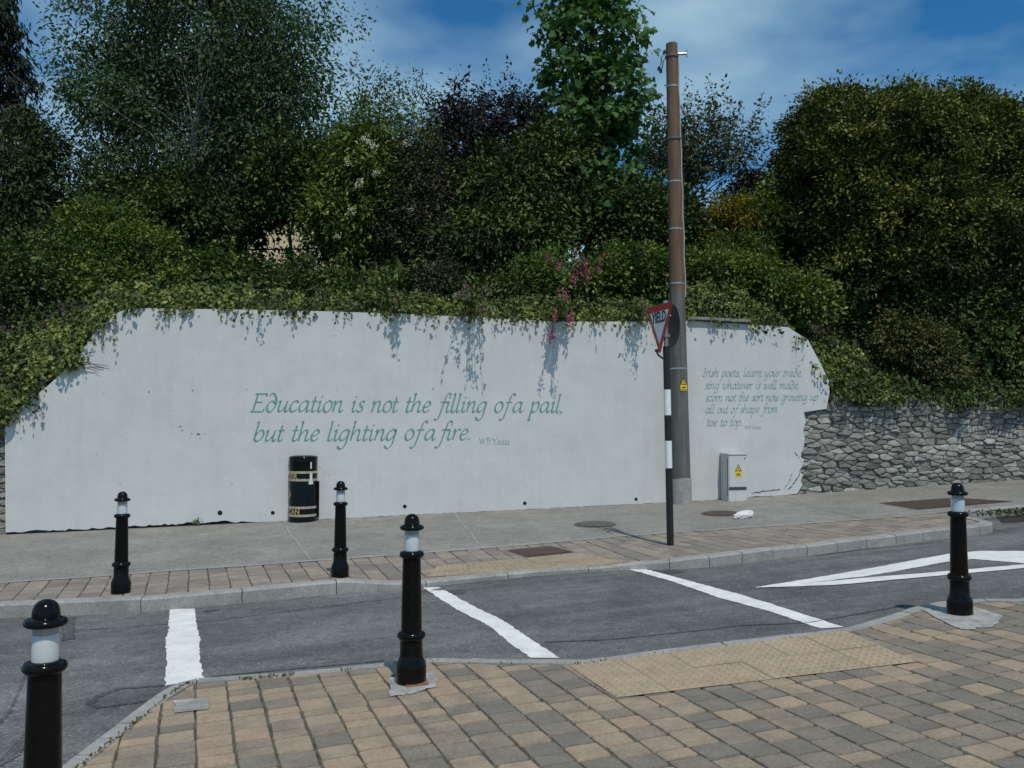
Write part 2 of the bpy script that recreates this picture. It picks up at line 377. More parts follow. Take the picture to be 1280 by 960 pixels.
near_px = [(60, 968), (82, 952), (187, 874), (210, 859), (232, 850), (259, 847), (334, 842), (410, 835), (480, 828), (535, 822), (580, 823), (625, 825), (700, 825), (726, 826),
           (800, 815), (905, 802), (1025, 789), (1062, 783), (1100, 772), (1137, 760), (1175, 752), (1224, 749), (1280, 749)]
near_uv = [uv(*G(x, y, z_near)) for x, y in near_px]
u0, v0 = near_uv[0]
near_uv = [(u0 - 1.8, v0 - 5.0)] + near_uv + [(near_uv[-1][0] + 2, near_uv[-1][1] - .05), (near_uv[-1][0] + 20, near_uv[-1][1] - .05)]
near_uv.sort()
far_px = [(-60, 777), (0, 773), (100, 769), (184, 765), (315, 753), (427, 742), (531, 734), (600, 727), (659, 721), (725, 716), (790, 712), (840, 712), (886, 709), (930, 704), (976, 698), (1017, 694),
          (1060, 688), (1130, 680), (1165, 675), (1215, 670), (1238, 667)]
far_uv = [uv(*G(x, y, z_road)) for x, y in far_px]
ue, ve = far_uv[-1]
far_uv += [(ue + .18, ve + .10), (ue + .30, ve + .35), (ue + .55, ve + 1.0), (ue + .8, ve + 1.25), (ue + 2.2, ve + 1.15), (ue + 20, ve + 1.0)]
far_uv = [(far_uv[0][0] - 20, far_uv[0][1] + .6)] + far_uv
far_uv.sort()
def vk_near(u): return interp(near_uv, u)
def vk_far(u): return interp(far_uv, u)
bnd_px = [(-60, 735), (0, 729), (100, 723), (202, 715), (319, 707), (430, 699), (527, 692), (640, 683), (775, 671), (931, 660), (1119, 647), (1216, 636.5)]
bnd_uv = [uv(*G(x, y, z_pave)) for x, y in bnd_px]; bnd_uv.sort()
bnd_uv = [(bnd_uv[0][0] - 20, bnd_uv[0][1])] + bnd_uv
def v_bnd(u):
    return max(interp(bnd_uv, u), vk_far(u) + .02)
def v_wall(u):       # wall line in street coordinates
    # point on the wall: W0 + s WD ; solve u
    a = W0.x * UX + W0.y * UY; b_ = WD.x * UX + WD.y * UY
    s = (u - a) / b_; p = W0 + WD * s
    return -p.x * UY + p.y * UX

# road sheet
mb = MB(); us = np.arange(-26, 34, 0.4); vsamp = list(np.arange(-10, 4, 1.0)) + list(np.arange(4, 11.6, 0.3))
idx = {}
for i, u in enumerate(us):
    for j, v in enumerate(vsamp):
        x, y = xy(u, v); idx[i, j] = mb.vert((x, y, z_road(x, y)))
for i in range(len(us) - 1):
    for j in range(len(vsamp) - 1): mb.face((idx[i, j], idx[i + 1, j], idx[i + 1, j + 1], idx[i, j + 1]))
tag(mb.build('road', M['asphalt'], smooth=True), kind='structure')

def sheet_px(pts, zf, off, name, mat, sub=0.25):
    """flat sheet laid on the ground surface; outline given by points on the ground"""
    mb = MB(); mb.poly([(x, y, zf(x, y) + off) for x, y in pts]); return mb.build(name, mat)
def strip(centre_l, centre_r, zf, off, name, mat):
    mb = MB(); a = [mb.vert((x, y, zf(x, y) + off)) for x, y in centre_l]; b = [mb.vert((x, y, zf(x, y) + off)) for x, y in centre_r]
    for i in range(len(a) - 1): mb.face((a[i], b[i], b[i + 1], a[i + 1]))
    return mb.build(name, mat)

# concrete footpath
mb = MB(); us = list(np.arange(-26, 30, 0.3)); rows = 14; idx = {}
for i, u in enumerate(us):
    va, vb = v_bnd(u), v_wall(u) + 0.06
    for j in range(rows + 1):
        v = va + (vb - va) * j / rows; x, y = xy(u, v); idx[i, j] = mb.vert((x, y, z_pave(x, y)))
for i in range(len(us) - 1):
    for j in range(rows): mb.face((idx[i, j], idx[i + 1, j], idx[i + 1, j + 1], idx[i, j + 1]))
tag(mb.build('footpath', M['concrete'], smooth=True), kind='structure')
# joints and a pale trowelled edge in the concrete
def ground_strip_px(a, b, width, zf, off, name, mat, n=10, wob=0.0, seed=1):
    rg = random.Random(seed); pa, pb = Vector(G(*a, zf)), Vector(G(*b, zf)); d = (pb - pa); nrm = Vector((-d.y, d.x)).normalized()
    l, r = [], []
    for i in range(n + 1):
        p = pa + d * (i / n) + nrm * (rg.uniform(-wob, wob)); l.append(tuple(p + nrm * width / 2)); r.append(tuple(p - nrm * width / 2))
    return strip(l, r, zf, off, name, mat)
for k, (a, b) in enumerate([((355, 656), (388, 700)), ((566, 640), (602, 684)), ((960, 622), (1080, 648))]):
    tag(ground_strip_px(a, b, 0.022, z_pave, 0.004, 'footpath_joint', M['kerb'], wob=.01, seed=k), kind='structure')
l, r = [], []
for u in np.arange(-14, ue + .6, 0.25):
    v = v_bnd(u); l.append(xy(u, v - .0)); r.append(xy(u, v + .075 + .015 * mnoise.noise(Vector((u * 3, 0, 0)))))
tag(strip(r, l, z_pave, 0.004, 'footpath_edging', M['kerb']), kind='structure')

def paver_field(name, vlo, vhi, ua, ub, cw, lens, zf, mat, seed, gap=0.0018, skip=None, tfun=None):
    rg = random.Random(seed); mb = MB()
    u = ua
    while u < ub:
        w_ = cw * rg.choice((1.0, 1.0, 1.0)); a, b = u + gap, u + w_ - gap
        lo = min(vlo(a), vlo(b)) - .3; hi = max(vhi(a), vhi(b)) + .3; v = lo - rg.random() * .2
        wob = rg.uniform(-.004, .004)
        while v < hi:
            ln = rg.choice(lens) * rg.uniform(.96, 1.04); gv = .004 * rg.uniform(.6, 1.5); p = [(a, v + gv), (b, v + gv), (b, v + ln - gv), (a, v + ln - gv)]; v += ln
            for fn, sgn in ((vlo, 1), (vhi, -1)):
                va, vb = fn(a), fn(b); q = []
                def sd_(pt): return sgn * (pt[1] - (va + (vb - va) * (pt[0] - a) / (b - a)))
                for i in range(len(p)):
                    p1, p2 = p[i], p[(i + 1) % len(p)]; s1, s2 = sd_(p1), sd_(p2)
                    if s1 >= 0: q.append(p1)
                    if (s1 > 0) != (s2 > 0) and s1 != s2:
                        tt = s1 / (s1 - s2); q.append((p1[0] + (p2[0] - p1[0]) * tt, p1[1] + (p2[1] - p1[1]) * tt))
                p = q
                if len(p) < 3: break
            if len(p) < 3: continue
            cx = sum(t_[0] for t_ in p) / len(p); cy = sum(t_[1] for t_ in p) / len(p)
            if max(t_[0] for t_ in p) - min(t_[0] for t_ in p) < .02 or max(t_[1] for t_ in p) - min(t_[1] for t_ in p) < .025: continue
            if skip and all(skip(*t_) for t_ in p): continue
            t = tfun(rg, cx, cy) if tfun else rg.random()
            tx, ty = rg.uniform(-.012, .012), rg.uniform(-.012, .012); dz = rg.uniform(-.0015, .0015)
            shu = rg.uniform(-.0035, .0035); o, i_ = [], []
            pc = []
            for k in range(len(p)):
                a_, b_, c_ = Vector(p[k - 1]), Vector(p[k]), Vector(p[(k + 1) % len(p)])
                l1, l2 = (a_ - b_).length, (c_ - b_).length
                if min(l1, l2) < .03: pc.append(p[k]); continue
                r1, r2 = rg.uniform(.006, .018), rg.uniform(.006, .018); pc.append(tuple(b_ + (a_ - b_) * (r1 / l1))); pc.append(tuple(b_ + (c_ - b_) * (r2 / l2)))
            for (pu, pv) in pc:
                ju, jv = rg.uniform(-.0035, .0035) + shu, rg.uniform(-.003, .003) + wob
                x, y = xy(pu + ju, pv + jv); o.append(mb.vert((x, y, zf(x, y) - .02), t))
                du, dv = cx - pu, cy - pv; dl = math.hypot(du, dv) + 1e-6; k = min(.008 / dl, .5)
                x, y = xy(pu + du * k + ju, pv + dv * k + jv); i_.append(mb.vert((x, y, zf(x, y) + dz + tx * (pu - cx) + ty * (pv - cy)), t))
            n = len(o)
            for k in range(n): mb.face((o[k], o[(k + 1) % n], i_[(k + 1) % n], i_[k]))
            mb.face(i_)
        u += w_
    return mb.build(name, mat)
def bed(name, vlo, vhi, ua, ub, zf, off, mat=None, rows=8, du=.25):
    mb = MB(); us = list(np.arange(ua, ub, du)); idx = {}
    for i, u in enumerate(us):
        a, b = vlo(u), vhi(u)
        for j in range(rows + 1):
            v = a + (b - a) * j / rows; x, y = xy(u, v); idx[i, j] = mb.vert((x, y, zf(x, y) + off))
    for i in range(len(us) - 1):
        for j in range(rows): mb.face((idx[i, j], idx[i + 1, j], idx[i + 1, j + 1], idx[i, j + 1]))
    return mb.build(name, mat or M['bed'], smooth=True)

def inquad(q):
    def f(u, v):
        s = None
        for i in range(4):
            (a, b), (c, d) = q[i], q[(i + 1) % 4]; cr_ = (c - a) * (v - b) - (d - b) * (u - a)
            if s is None: s = cr_ > 0
            elif (cr_ > 0) != s: return False
        return True
    return f
tac_near = [uv(*G(x, y, z_near)) for x, y in ((710, 832), (1056, 789), (1146, 828), (770, 873))]
tac_far = [uv(*G(x, y, z_pave)) for x, y in ((534, 721.5), (788, 702), (722, 691), (546, 708))]
def near_tint(rg, u, v):
    base = rg.choice((.0, .12, .25, .35, .42, .5, .58, .65, .72, .8, .92))
    # more grey towards the right, more buff towards the left, as laid
    k = clamp((u - .2) / 3.2)
    if rg.random() < .45 * k and base > .4: base = rg.uniform(.0, .3)
    if rg.random() < .3 * (1 - k) and base < .3: base = rg.uniform(.5, .9)
    return clamp(base + rg.uniform(-.06, .06))
KW = 0.11
VNI = lambda u: vk_near(u) - KW * math.sqrt(1 + ((vk_near(u + .05) - vk_near(u - .05)) / .1) ** 2)
tag(bed('pavement_bed', lambda u: -4.0, lambda u: VNI(u) + .04, -2.0, 14, z_near, -.008, rows=24, du=.1), kind='structure')
tag(paver_field('pavement', lambda u: -1.0, VNI, -2.0, 9.5, .186, (.118, .162, .17, .19, .225), z_near, M['paver'], 4, skip=inquad(tac_near), tfun=near_tint), kind='structure')
VFI = lambda u: vk_far(u) + .145 * min(2.5, math.sqrt(1 + ((vk_far(u + .05) - vk_far(u - .05)) / .1) ** 2))
tag(bed('brick_verge_bed', lambda u: VFI(u) - .03, v_bnd, -15, ue + .62, z_pave, -.008, rows=5), kind='structure')
tag(paver_field('brick_verge', VFI, v_bnd, -14, ue + .62, .20, (.2, .25, .25, .3), z_pave, M['paver_far'], 8, skip=inquad(tac_far)), kind='structure')

def tactile(name, q, zf, mat, nu, nv, blister=True):
    mb = MB()
    def at(a, b):
        u = (q[0][0] * (1 - a) + q[1][0] * a) * (1 - b) + (q[3][0] * (1 - a) + q[2][0] * a) * b
        v = (q[0][1] * (1 - a) + q[1][1] * a) * (1 - b) + (q[3][1] * (1 - a) + q[2][1] * a) * b
        return xy(u, v)
    rg = random.Random(3)
    for i in range(nu):
        for j in range(nv):
            g = .004; a0, a1, b0, b1 = (i + g) / nu, (i + 1 - g) / nu, (j + g) / nv, (j + 1 - g) / nv; dz = rg.uniform(-.001, .0015)
            seg = 4; ids = {}
            for k in range(seg + 1):
                for l_ in range(seg + 1):
                    x, y = at(a0 + (a1 - a0) * k / seg, b0 + (b1 - b0) * l_ / seg); ids[k, l_] = mb.vert((x, y, zf(x, y) + .0045 + dz))
            for k in range(seg):
                for l_ in range(seg): mb.face((ids[k, l_], ids[k + 1, l_], ids[k + 1, l_ + 1], ids[k, l_ + 1]))
            if blister:
                for k in range(6):
                    for l_ in range(6):
                        cx, cy = at(a0 + (a1 - a0) * (k + .5) / 6, b0 + (b1 - b0) * (l_ + .5) / 6); z = zf(cx, cy) + .0045 + dz
                        mb.lathe([(.019, 0), (.014, .006), (0, .0075)], (cx, cy, z), 8)
    return tag(mb.build(name, mat, smooth=True), kind='structure')
tactile('tactile_paving', tac_near, z_near, M['tactile'], 6, 2)
tactile('tactile_paving', tac_far, z_pave, M['tactile_far'], 5, 2)

def kerb(name, vf, ua, ub, width, sgn, ztop, zbot, stone, mat, seed, cham=.018):
    """row of kerbstones along v = vf(u); the body lies on the side sgn"""
    rg = random.Random(seed); mb = MB(); pts = []
    u = ua
    while u < ub: pts.append(Vector(xy(u, vf(u)))); u += .02
    # arc length
    acc = [0]
    for p, q in zip(pts, pts[1:]): acc.append(acc[-1] + (q - p).length)
    pos = 0
    def sample(d):
        i = int(np.searchsorted(acc, d)) ; i = min(max(i, 1), len(acc) - 1); t = (d - acc[i - 1]) / max(1e-6, acc[i] - acc[i - 1])
        p = pts[i - 1].lerp(pts[i], t); lo, hi = max(0, i - 4), min(len(pts) - 1, i + 4); tg = (pts[hi] - pts[lo]).normalized()
        return p, Vector((-tg.y, tg.x)) * sgn
    while pos < acc[-1]:
        ln = stone(rg, sample(min(pos, acc[-1]))[0]); a, b = pos + .004, min(pos + ln - .004, acc[-1]); pos += ln
        if b - a < .03: break
        dz = rg.uniform(-.004, .004); t = rg.random(); prev = None; n = max(2, int((b - a) / .12))
        for i in range(n + 1):
            p, nn = sample(a + (b - a) * i / n); zt = ztop(p.x, p.y) + dz; zb = zbot(p.x, p.y) - .05
            q1 = p + nn * cham; q2 = p + nn * width
            ring = [mb.vert((p.x, p.y, zb), t), mb.vert((p.x, p.y, zt - cham), t), mb.vert((q1.x, q1.y, zt), t), mb.vert((q2.x, q2.y, zt), t), mb.vert((q2.x, q2.y, zb), t)]
            if prev:
                for k in range(4): mb.face((prev[k], ring[k], ring[k + 1], prev[k + 1]) if sgn > 0 else (prev[k + 1], ring[k + 1], ring[k], prev[k]))
            else: mb.face(ring)
            prev = ring
        mb.face(prev[::-1])
    return tag(mb.build(name, mat), kind='structure')
kerb('near_kerb', vk_near, -1.9, 16, KW, -1, lambda x, y: z_near(x, y) + .004, z_road, lambda r, p: .9 if p.x > -1.2 else .45, M['kerb'], 5, cham=.012)
kerb('far_kerb', vk_far, -16, 22, .15, 1, lambda x, y: z_pave(x, y) + .004, z_road, lambda r, p: .92 if p.x < 1.6 else .46, M['kerb'], 6)

# painted lines, outline in photo pixels, laid on the road surface
def line_poly(pl, pr, off=.004, n=26, wob=.008, seed=1):
    """pl / pr: left and right outline (pixels) from far to near"""
    rg = random.Random(seed)
    def dens(pp):
        g = [Vector(G(x, y, z_road)) for x, y in pp]; acc = [0]
        for a, b in zip(g, g[1:]): acc.append(acc[-1] + (b - a).length)
        o = []
        for i in range(n + 1):
            d = acc[-1] * i / n; x = np.interp(d, acc, [q.x for q in g]); y = np.interp(d, acc, [q.y for q in g])
            o.append((float(x) + rg.uniform(-wob, wob), float(y) + rg.uniform(-wob, wob)))
        return o
    return tag(strip(dens(pl), dens(pr), z_road, off, 'road_line', M['line']), kind='structure')
line_poly([(212, 762), (211, 785), (207, 800), (208, 830), (206, 858)], [(244, 761), (246, 782), (250, 800), (249, 822), (255, 850)], seed=1, n=60)
line_poly([(529, 735), (570, 762), (610, 782), (640, 806), (664, 823)], [(549, 734), (590, 757), (629, 776), (665, 800), (699, 823)], seed=2, n=60)
line_poly([(786, 712), (840, 727), (900, 748), (960, 764), (1026, 786)], [(806, 711), (860, 726), (920, 742), (985, 762), (1054, 784)], seed=3, n=60)
line_poly([(946, 734), (1080, 712), (1190, 692), (1225, 689), (1300, 689), (1420, 694)], [(946, 735), (1080, 721), (1180, 703), (1215, 699), (1300, 706), (1420, 722)], seed=4, n=60)
line_poly([(952, 734), (1060, 725), (1180, 715), (1280, 706.5), (1500, 690)], [(952, 735.2), (1060, 731), (1180, 720), (1280, 711), (1500, 694)], off=.008, seed=5, n=60)
# tar seams and repairs
def seam(px, width, name='tar_seam', mat=None, off=.004, seed=1, n=40):
    rg = random.Random(seed); g = [Vector(G(x, y, z_road)) for x, y in px]; acc = [0]
    for a, b in zip(g, g[1:]): acc.append(acc[-1] + (b - a).length)
    l, r = [], []
    for i in range(n + 1):
        d = acc[-1] * i / n; p = Vector((float(np.interp(d, acc, [q.x for q in g])), float(np.interp(d, acc, [q.y for q in g]))))
        d2 = min(acc[-1], d + .1); d1 = max(0, d - .1)
        tg = Vector((float(np.interp(d2, acc, [q.x for q in g]) - np.interp(d1, acc, [q.x for q in g])), float(np.interp(d2, acc, [q.y for q in g]) - np.interp(d1, acc, [q.y for q in g])))).normalized()
        nn = Vector((-tg.y, tg.x)); w_ = width * rg.uniform(.6, 1.3) / 2
        l.append(tuple(p + nn * w_)); r.append(tuple(p - nn * w_))
    return tag(strip(l, r, z_road, off, name, mat or M['tar']), kind='structure')
seam([(205, 857), (150, 861), (124, 870), (112, 880), (125, 885), (160, 880), (184, 876)], .05, seed=1)
seam([(88, 772), (85, 785), (86, 800)], .10, seed=12)
seam([(36, 836), (12, 890), (0, 905)], .02, seed=2)
seam([(40, 915), (15, 945), (-5, 958)], .07, seed=3)
seam([(265, 846), (340, 839), (480, 826)], .03, seed=4)
seam([(680, 803), (760, 800), (860, 790), (930, 782), (1010, 779), (1130, 757)], .02, seed=5)
seam([(540, 737), (555, 741), (580, 740)], .22, seed=6, n=10)
seam([(255, 765), (272, 762)], .12, seed=7, n=8)
seam([(800, 714), (830, 716), (850, 714)], .25, seed=8, n=10)
seam([(1020, 695), (1080, 687), (1180, 677)], .05, seed=9)
seam([(60, 791), (270, 776), (420, 757), (520, 745)], .014, seed=10)

def patch(name, px, py, rx, ry, zf, off, mat, seed, n=22, rot=0):
    rg = random.Random(seed); c = G(px, py, zf); mb = MB(); pts = []
    for k in range(n):
        a = 2 * math.pi * k / n; rr = 1 + .22 * rg.uniform(-1, 1); x = rx * rr * math.cos(a); y = ry * rr * math.sin(a)
        pts.append((c[0] + x * math.cos(rot) - y * math.sin(rot), c[1] + x * math.sin(rot) + y * math.cos(rot)))
    mb.poly([(x, y, zf(x, y) + off) for x, y in pts]); return tag(mb.build(name, mat), kind='structure')
def squarish(name, pxs, zf, off, mat, seed, wob=.012):
    rg = random.Random(seed); g = [Vector(G(x, y, zf)) for x, y in pxs]; pts = []
    for i in range(len(g)):
        for k in range(5): p = g[i].lerp(g[(i + 1) % len(g)], k / 5); pts.append((p.x + rg.uniform(-wob, wob), p.y + rg.uniform(-wob, wob)))
    mb = MB(); mb.poly([(x, y, zf(x, y) + off) for x, y in pts]); return tag(mb.build(name, mat), kind='structure')
squarish('concrete_patch', [(217, 877), (258, 873), (262, 887), (220, 892)], z_near, .0065, M['mortar'], 1)
squarish('concrete_patch', [(484, 848), (540, 841), (548, 858), (514, 868), (486, 872)], z_near, .0045, M['mortar'], 2, .02)
squarish('concrete_patch', [(1152, 762), (1200, 754), (1252, 770), (1240, 786), (1196, 787)], z_near, .0055, M['mortar'], 3, .03)
squarish('soil_bed', [(1243, 643), (1300, 640), (1330, 650), (1252, 654)], z_road, .004, M['soil'], 5)

# ------------------------------------------------------------------ walls
bank_top = [(-14, 1.5), (wp(-10, 530)[0], 1.55), (wp(60, 480)[0], 2.05), (wp(130, 398)[0], 3.05), (wp(170, 385)[0], 3.2), (wp(930, 404)[0], 3.2), (wp(985, 408)[0], 3.05), (wp(1025, 450)[0], 2.3), (wp(1045, 490)[0], 1.95), (20, 2.0)]
def bank_h(s, t):
    h0 = interp(bank_top, s); return h0 - .1 + (3.85 - h0) * sstep(t / 2.6) + .04 * t
mb = MB(); ss = np.arange(-14, 20.1, .4); ts = [0.12, .5, .9, 1.4, 2, 3, 5, 8, 14, 25, 60]; idx = {}
for i, s in enumerate(ss):
    for j, t in enumerate(ts): p = ws(s, 0, -t); idx[i, j] = mb.vert((p.x, p.y, bank_h(s, t) + .06 * mnoise.noise(Vector((p.x, p.y, 0)))))
for i in range(len(ss) - 1):
    for j in range(len(ts) - 1): mb.face((idx[i, j], idx[i + 1, j], idx[i + 1, j + 1], idx[i, j + 1]))
tag(mb.build('garden_bank', M['soil'], smooth=True), kind='structure')

# rendered and painted wall
wall = thing('painted_wall', ws(0, wall_base(0)), 'long pale blue-grey rendered wall painted with two teal quotations', 'wall')
top_px = [(1005, 515), (1033, 511), (1037, 490), (1036, 476), (1026, 455), (1010, 425), (985, 409), (930, 405), (862, 401), (780, 402), (700, 402), (600, 397), (500, 392), (400, 389), (300, 387), (230, 386), (170, 385), (150, 389), (120, 412), (98, 446), (60, 482), (30, 505), (6, 525)]
right_px = [(1003, 606), (1001, 600), (1004, 594), (999, 589), (1003, 582), (1005, 575), (1000, 570), (1004, 560), (1006, 548), (1004, 538), (1007, 528)]
rg = random.Random(11); out_sz = []
s_a, s_b = wp(7, 665)[0], wp(1000, 613)[0]
n = 240
for i in range(n):
    s = s_a + (s_b - s_a) * i / n
    g = wall_base(s)
    left = clamp((wp(330, 640)[0] - s) / .5)
    gap = (.016 + .075 * (abs(mnoise.noise(Vector((s * 2.3, 0, 5)))) * .5 + abs(mnoise.noise(Vector((s * 9, 0, 5)))) * .6)) * left + .008 * rg.random()
    if s > wp(940, 620)[0]: gap += .06 * abs(mnoise.noise(Vector((s * 4, 0, 2))))
    out_sz.append((s, g + gap))
out_sz += [wp(x, y) for x, y in right_px] + [wp(x, y) for x, y in top_px]
bm = bmesh.new(); fv = [bm.verts.new(ws(s, z)) for s, z in out_sz]; f = bm.faces.new(fv)
ext = bmesh.ops.extrude_face_region(bm, geom=[f]); 
for v in [e for e in ext['geom'] if isinstance(e, bmesh.types.BMVert)]: v.co -= WN * .33
bmesh.ops.recalc_face_normals(bm, faces=bm.faces)
me = bpy.data.meshes.new('render_face'); bm.to_mesh(me); bm.free(); me.materials.append(M['render'])
def wpart(o, parent=wall):
    o.parent = parent; o.matrix_parent_inverse = __import__('mathutils').Matrix.Translation(wall.location).inverted(); return o
o = bpy.data.objects.new('wall_face', me); COL.objects.link(o); wpart(o)
# coping stones, weep holes
mb = MB(); a, b = wp(861, 400), wp(936, 404)
for k in range(3):
    s0 = a[0] + (b[0] - a[0]) * k / 3; s1 = a[0] + (b[0] - a[0]) * (k + 1) / 3 - .01; zc = a[1] + (b[1] - a[1]) * (k + .5) / 3
    c = ws((s0 + s1) / 2, zc + .03, -.14); mb.box(c, (s1 - s0, .44, .055), math.atan2(WD.y, WD.x), bev=.008)
wpart(mb.build('coping', M['stone']))
for x, y, r in ((275, 641, .036), (341, 641, .030), (506, 633, .03), (656, 629, .03), (795, 624, .028)):
    s, z = wp(x, y); mb = MB(); c = ws(s, z, .003); k = 16
    ring = [c + WD * (r * math.cos(2 * math.pi * i / k)) + Vector((0, 0, r * math.sin(2 * math.pi * i / k))) for i in range(k)]
    mb.poly(ring); wpart(mb.build('weep_hole', M['hole']))
# cracks: thin dark slits near the right edge and base
mb = MB(); rg = random.Random(5)
def crack(pts, w0):
    for (a, b) in zip(pts, pts[1:]):
        s0, z0 = wp(*a); s1, z1 = wp(*b); n_ = 5; pr = None
        for i in range(n_ + 1):
            t = i / n_; s = s0 + (s1 - s0) * t + rg.uniform(-.01, .01); z = z0 + (z1 - z0) * t + rg.uniform(-.008, .008); ww = w0 * rg.uniform(.3, 1.2)
            q = (mb.vert(ws(s - ww * .4, z + ww, .003)), mb.vert(ws(s + ww * .4, z - ww, .003)))
            if pr: mb.face((pr[0], pr[1], q[1], q[0]))
            pr = q
crack([(993, 566), (999, 572), (1002, 580)], .014); crack([(1000, 592), (993, 604), (985, 612)], .012); crack([(990, 592), (986, 603), (980, 612)], .005)
crack([(940, 617), (955, 614), (975, 612)], .010); crack([(243, 655), (248, 650)], .012)
wpart(mb.build('crack', M['hole']))
M['scuff'] = simple('grey_scuff', (0.16, 0.17, 0.17), 0.8, var=0.4, scale=30)
mb = MB()
for x, y, r in ((130, 491, .012), (186, 490, .022), (213, 487, .012), (241, 488, .022), (309, 487, .014), (351, 488, .012), (422, 488, .014), (450, 486, .012), (541, 486, .018), (225, 533, .025), (228, 538, .02), (240, 542, .02), (248, 543, .04), (256, 542, .018), (250, 548, .015), (121, 568, .014), (150, 545, .012),
                (350, 575, .01), (700, 470, .012), (790, 500, .01), (600, 600, .016), (655, 598, .014), (290, 605, .015), (150, 605, .015), (450, 600, .013), (720, 560, .01), (930, 590, .014), (945, 575, .01), (400, 584, .012), (406, 590, .01), (412, 594, .012)):
    s, z = wp(x, y); n_ = 9; mb.poly([ws(s + r * rg.uniform(.4, 1.1) * math.cos(2 * math.pi * i / n_), z + .6 * r * rg.uniform(.3, 1.1) * math.sin(2 * math.pi * i / n_), .0025) for i in range(n_)])
wpart(mb.build('scuff_mark', M['scuff']))

# lettering -------------------------------------------------------
GL = {}
def gl(ch, adv, *strokes): GL[ch] = (adv, strokes)
EXIT = [(.8, .02), (.92, .2)]
AB = [(.72, .82), (.5, 1.0), (.2, .8), (.06, .4), (.18, .04), (.42, .1), (.66, .5), (.74, 1.0)]
US = [(.0, .8), (.12, .98), (.15, .8), (.1, .25), (.2, .02), (.4, .12), (.64, .6)]
NS = [(.0, .8), (.12, .98), (.14, .7), (.1, 0)]
gl('a', 1.0, AB, [(.74, 1.0), (.7, .4), (.72, .06), (.84, .02), (.97, .2)])
gl('b', .86, [(.0, 1.62), (.13, 1.75), (.12, 1.4), (.08, .4), (.12, .1), (.35, 0), (.62, .25), (.7, .65), (.55, .98), (.32, .9), (.1, .5)])
gl('c', .76, [(.66, .82), (.5, 1.0), (.25, .88), (.08, .45), (.18, .06), (.42, .02), (.68, .25)])
gl('d', .92, [(.06, 1.42), (.24, 1.66), (.5, 1.5), (.72, .95), (.68, .4), (.45, .0), (.2, .05), (.06, .4), (.18, .82), (.42, .95), (.7, .72)])
gl('e', .76, [(.1, .45), (.4, .5), (.62, .72), (.5, .98), (.28, .92), (.08, .5), (.15, .1), (.38, 0), (.66, .22)])
gl('f', .62, [(.86, 1.6), (.7, 1.78), (.52, 1.6), (.42, 1.0), (.3, .1), (.18, -.55), (.0, -.75), (-.15, -.62)], [(.12, .93), (.7, .97)])
gl('g', .92, AB, [(.74, 1.0), (.7, .3), (.62, -.4), (.4, -.75), (.15, -.68), (.06, -.48)])
HA = [(.09, .35), (.3, .85), (.52, 1.0), (.64, .8), (.6, .3), (.64, .04), (.78, .02), (.9, .2)]
gl('h', .95, [(.0, 1.62), (.13, 1.75), (.12, 1.3), (.1, .6), (.08, 0)], HA)
gl('i', .48, [(.0, .8), (.14, .98), (.18, .8), (.14, .25), (.2, .02), (.32, .02), (.44, .2)], [(.19, 1.43), (.25, 1.37)])
gl('l', .45, [(.02, 1.62), (.15, 1.75), (.14, 1.3), (.1, .2), (.18, 0), (.3, .02), (.42, .2)])
gl('m', 1.34, NS, [(.11, .35), (.3, .85), (.48, 1), (.56, .8), (.52, 0)], [(.53, .35), (.72, .85), (.9, 1), (.98, .8), (.94, .25), (1, .02), (1.12, .02), (1.26, .2)])
gl('n', .95, NS, HA)
gl('o', .80, [(.4, 1.0), (.14, .8), (.06, .4), (.2, .04), (.42, 0), (.66, .25), (.7, .65), (.55, .95), (.38, 1.0)])
gl('p', .85, [(.0, .8), (.12, .98), (.14, .6), (.08, -.2), (.04, -.75)], [(-.08, -.75), (.18, -.75)], [(.12, .5), (.32, .88), (.55, 1), (.7, .7), (.62, .25), (.36, 0), (.1, .15)])
gl('r', .62, NS, [(.11, .4), (.28, .82), (.48, 1), (.6, .9)])
gl('s', .60, [(.53, .86), (.38, 1), (.18, .85), (.25, .6), (.43, .4), (.44, .12), (.25, 0), (.04, .12)])
gl('t', .52, [(.22, 1.4), (.18, .8), (.14, .2), (.22, .0), (.36, .04), (.48, .2)], [(-.02, .94), (.46, .97)])
gl('u', .95, US, [(.7, .98), (.64, .3), (.68, .03), (.8, .02), (.92, .2)])
gl('v', .70, [(.0, .85), (.12, .98), (.22, .8), (.28, 0)], [(.28, 0), (.55, .5), (.58, .98)])
gl('w', 1.1, [(.0, .85), (.12, .98), (.2, .7), (.2, .05), (.34, .02), (.55, .5), (.6, .95)], [(.58, .9), (.58, .1), (.72, .02), (.96, .5), (.98, .95)])
gl('y', .90, US, [(.72, .98), (.64, .2), (.55, -.4), (.35, -.75), (.1, -.66)])
gl('E', 1.08, [(.2, 1.6), (.14, .8), (.08, .02)], [(-.02, 1.6), (.5, 1.6), (.88, 1.6), (.9, 1.38)], [(.14, .85), (.68, .85)], [(-.1, .0), (.4, .0), (.85, .02), (.95, .28)])
gl('I', .55, [(.25, 1.6), (.2, .8), (.15, 0)], [(.08, 1.6), (.44, 1.6)], [(-.02, 0), (.34, 0)])
gl('W', 1.75, [(.05, 1.6), (.4, 0)], [(.4, 0), (.8, 1.5)], [(.8, 1.5), (1.15, 0)], [(1.15, 0), (1.55, 1.6)], [(-.1, 1.6), (.22, 1.6)], [(1.4, 1.6), (1.7, 1.6)])
gl('B', 1.1, [(.2, 1.6), (.2, 0)], [(.05, 1.6), (.5, 1.6), (.75, 1.4), (.7, 1.05), (.45, .86), (.2, .86)], [(.2, .86), (.6, .84), (.88, .6), (.84, .2), (.55, 0), (.05, 0)])
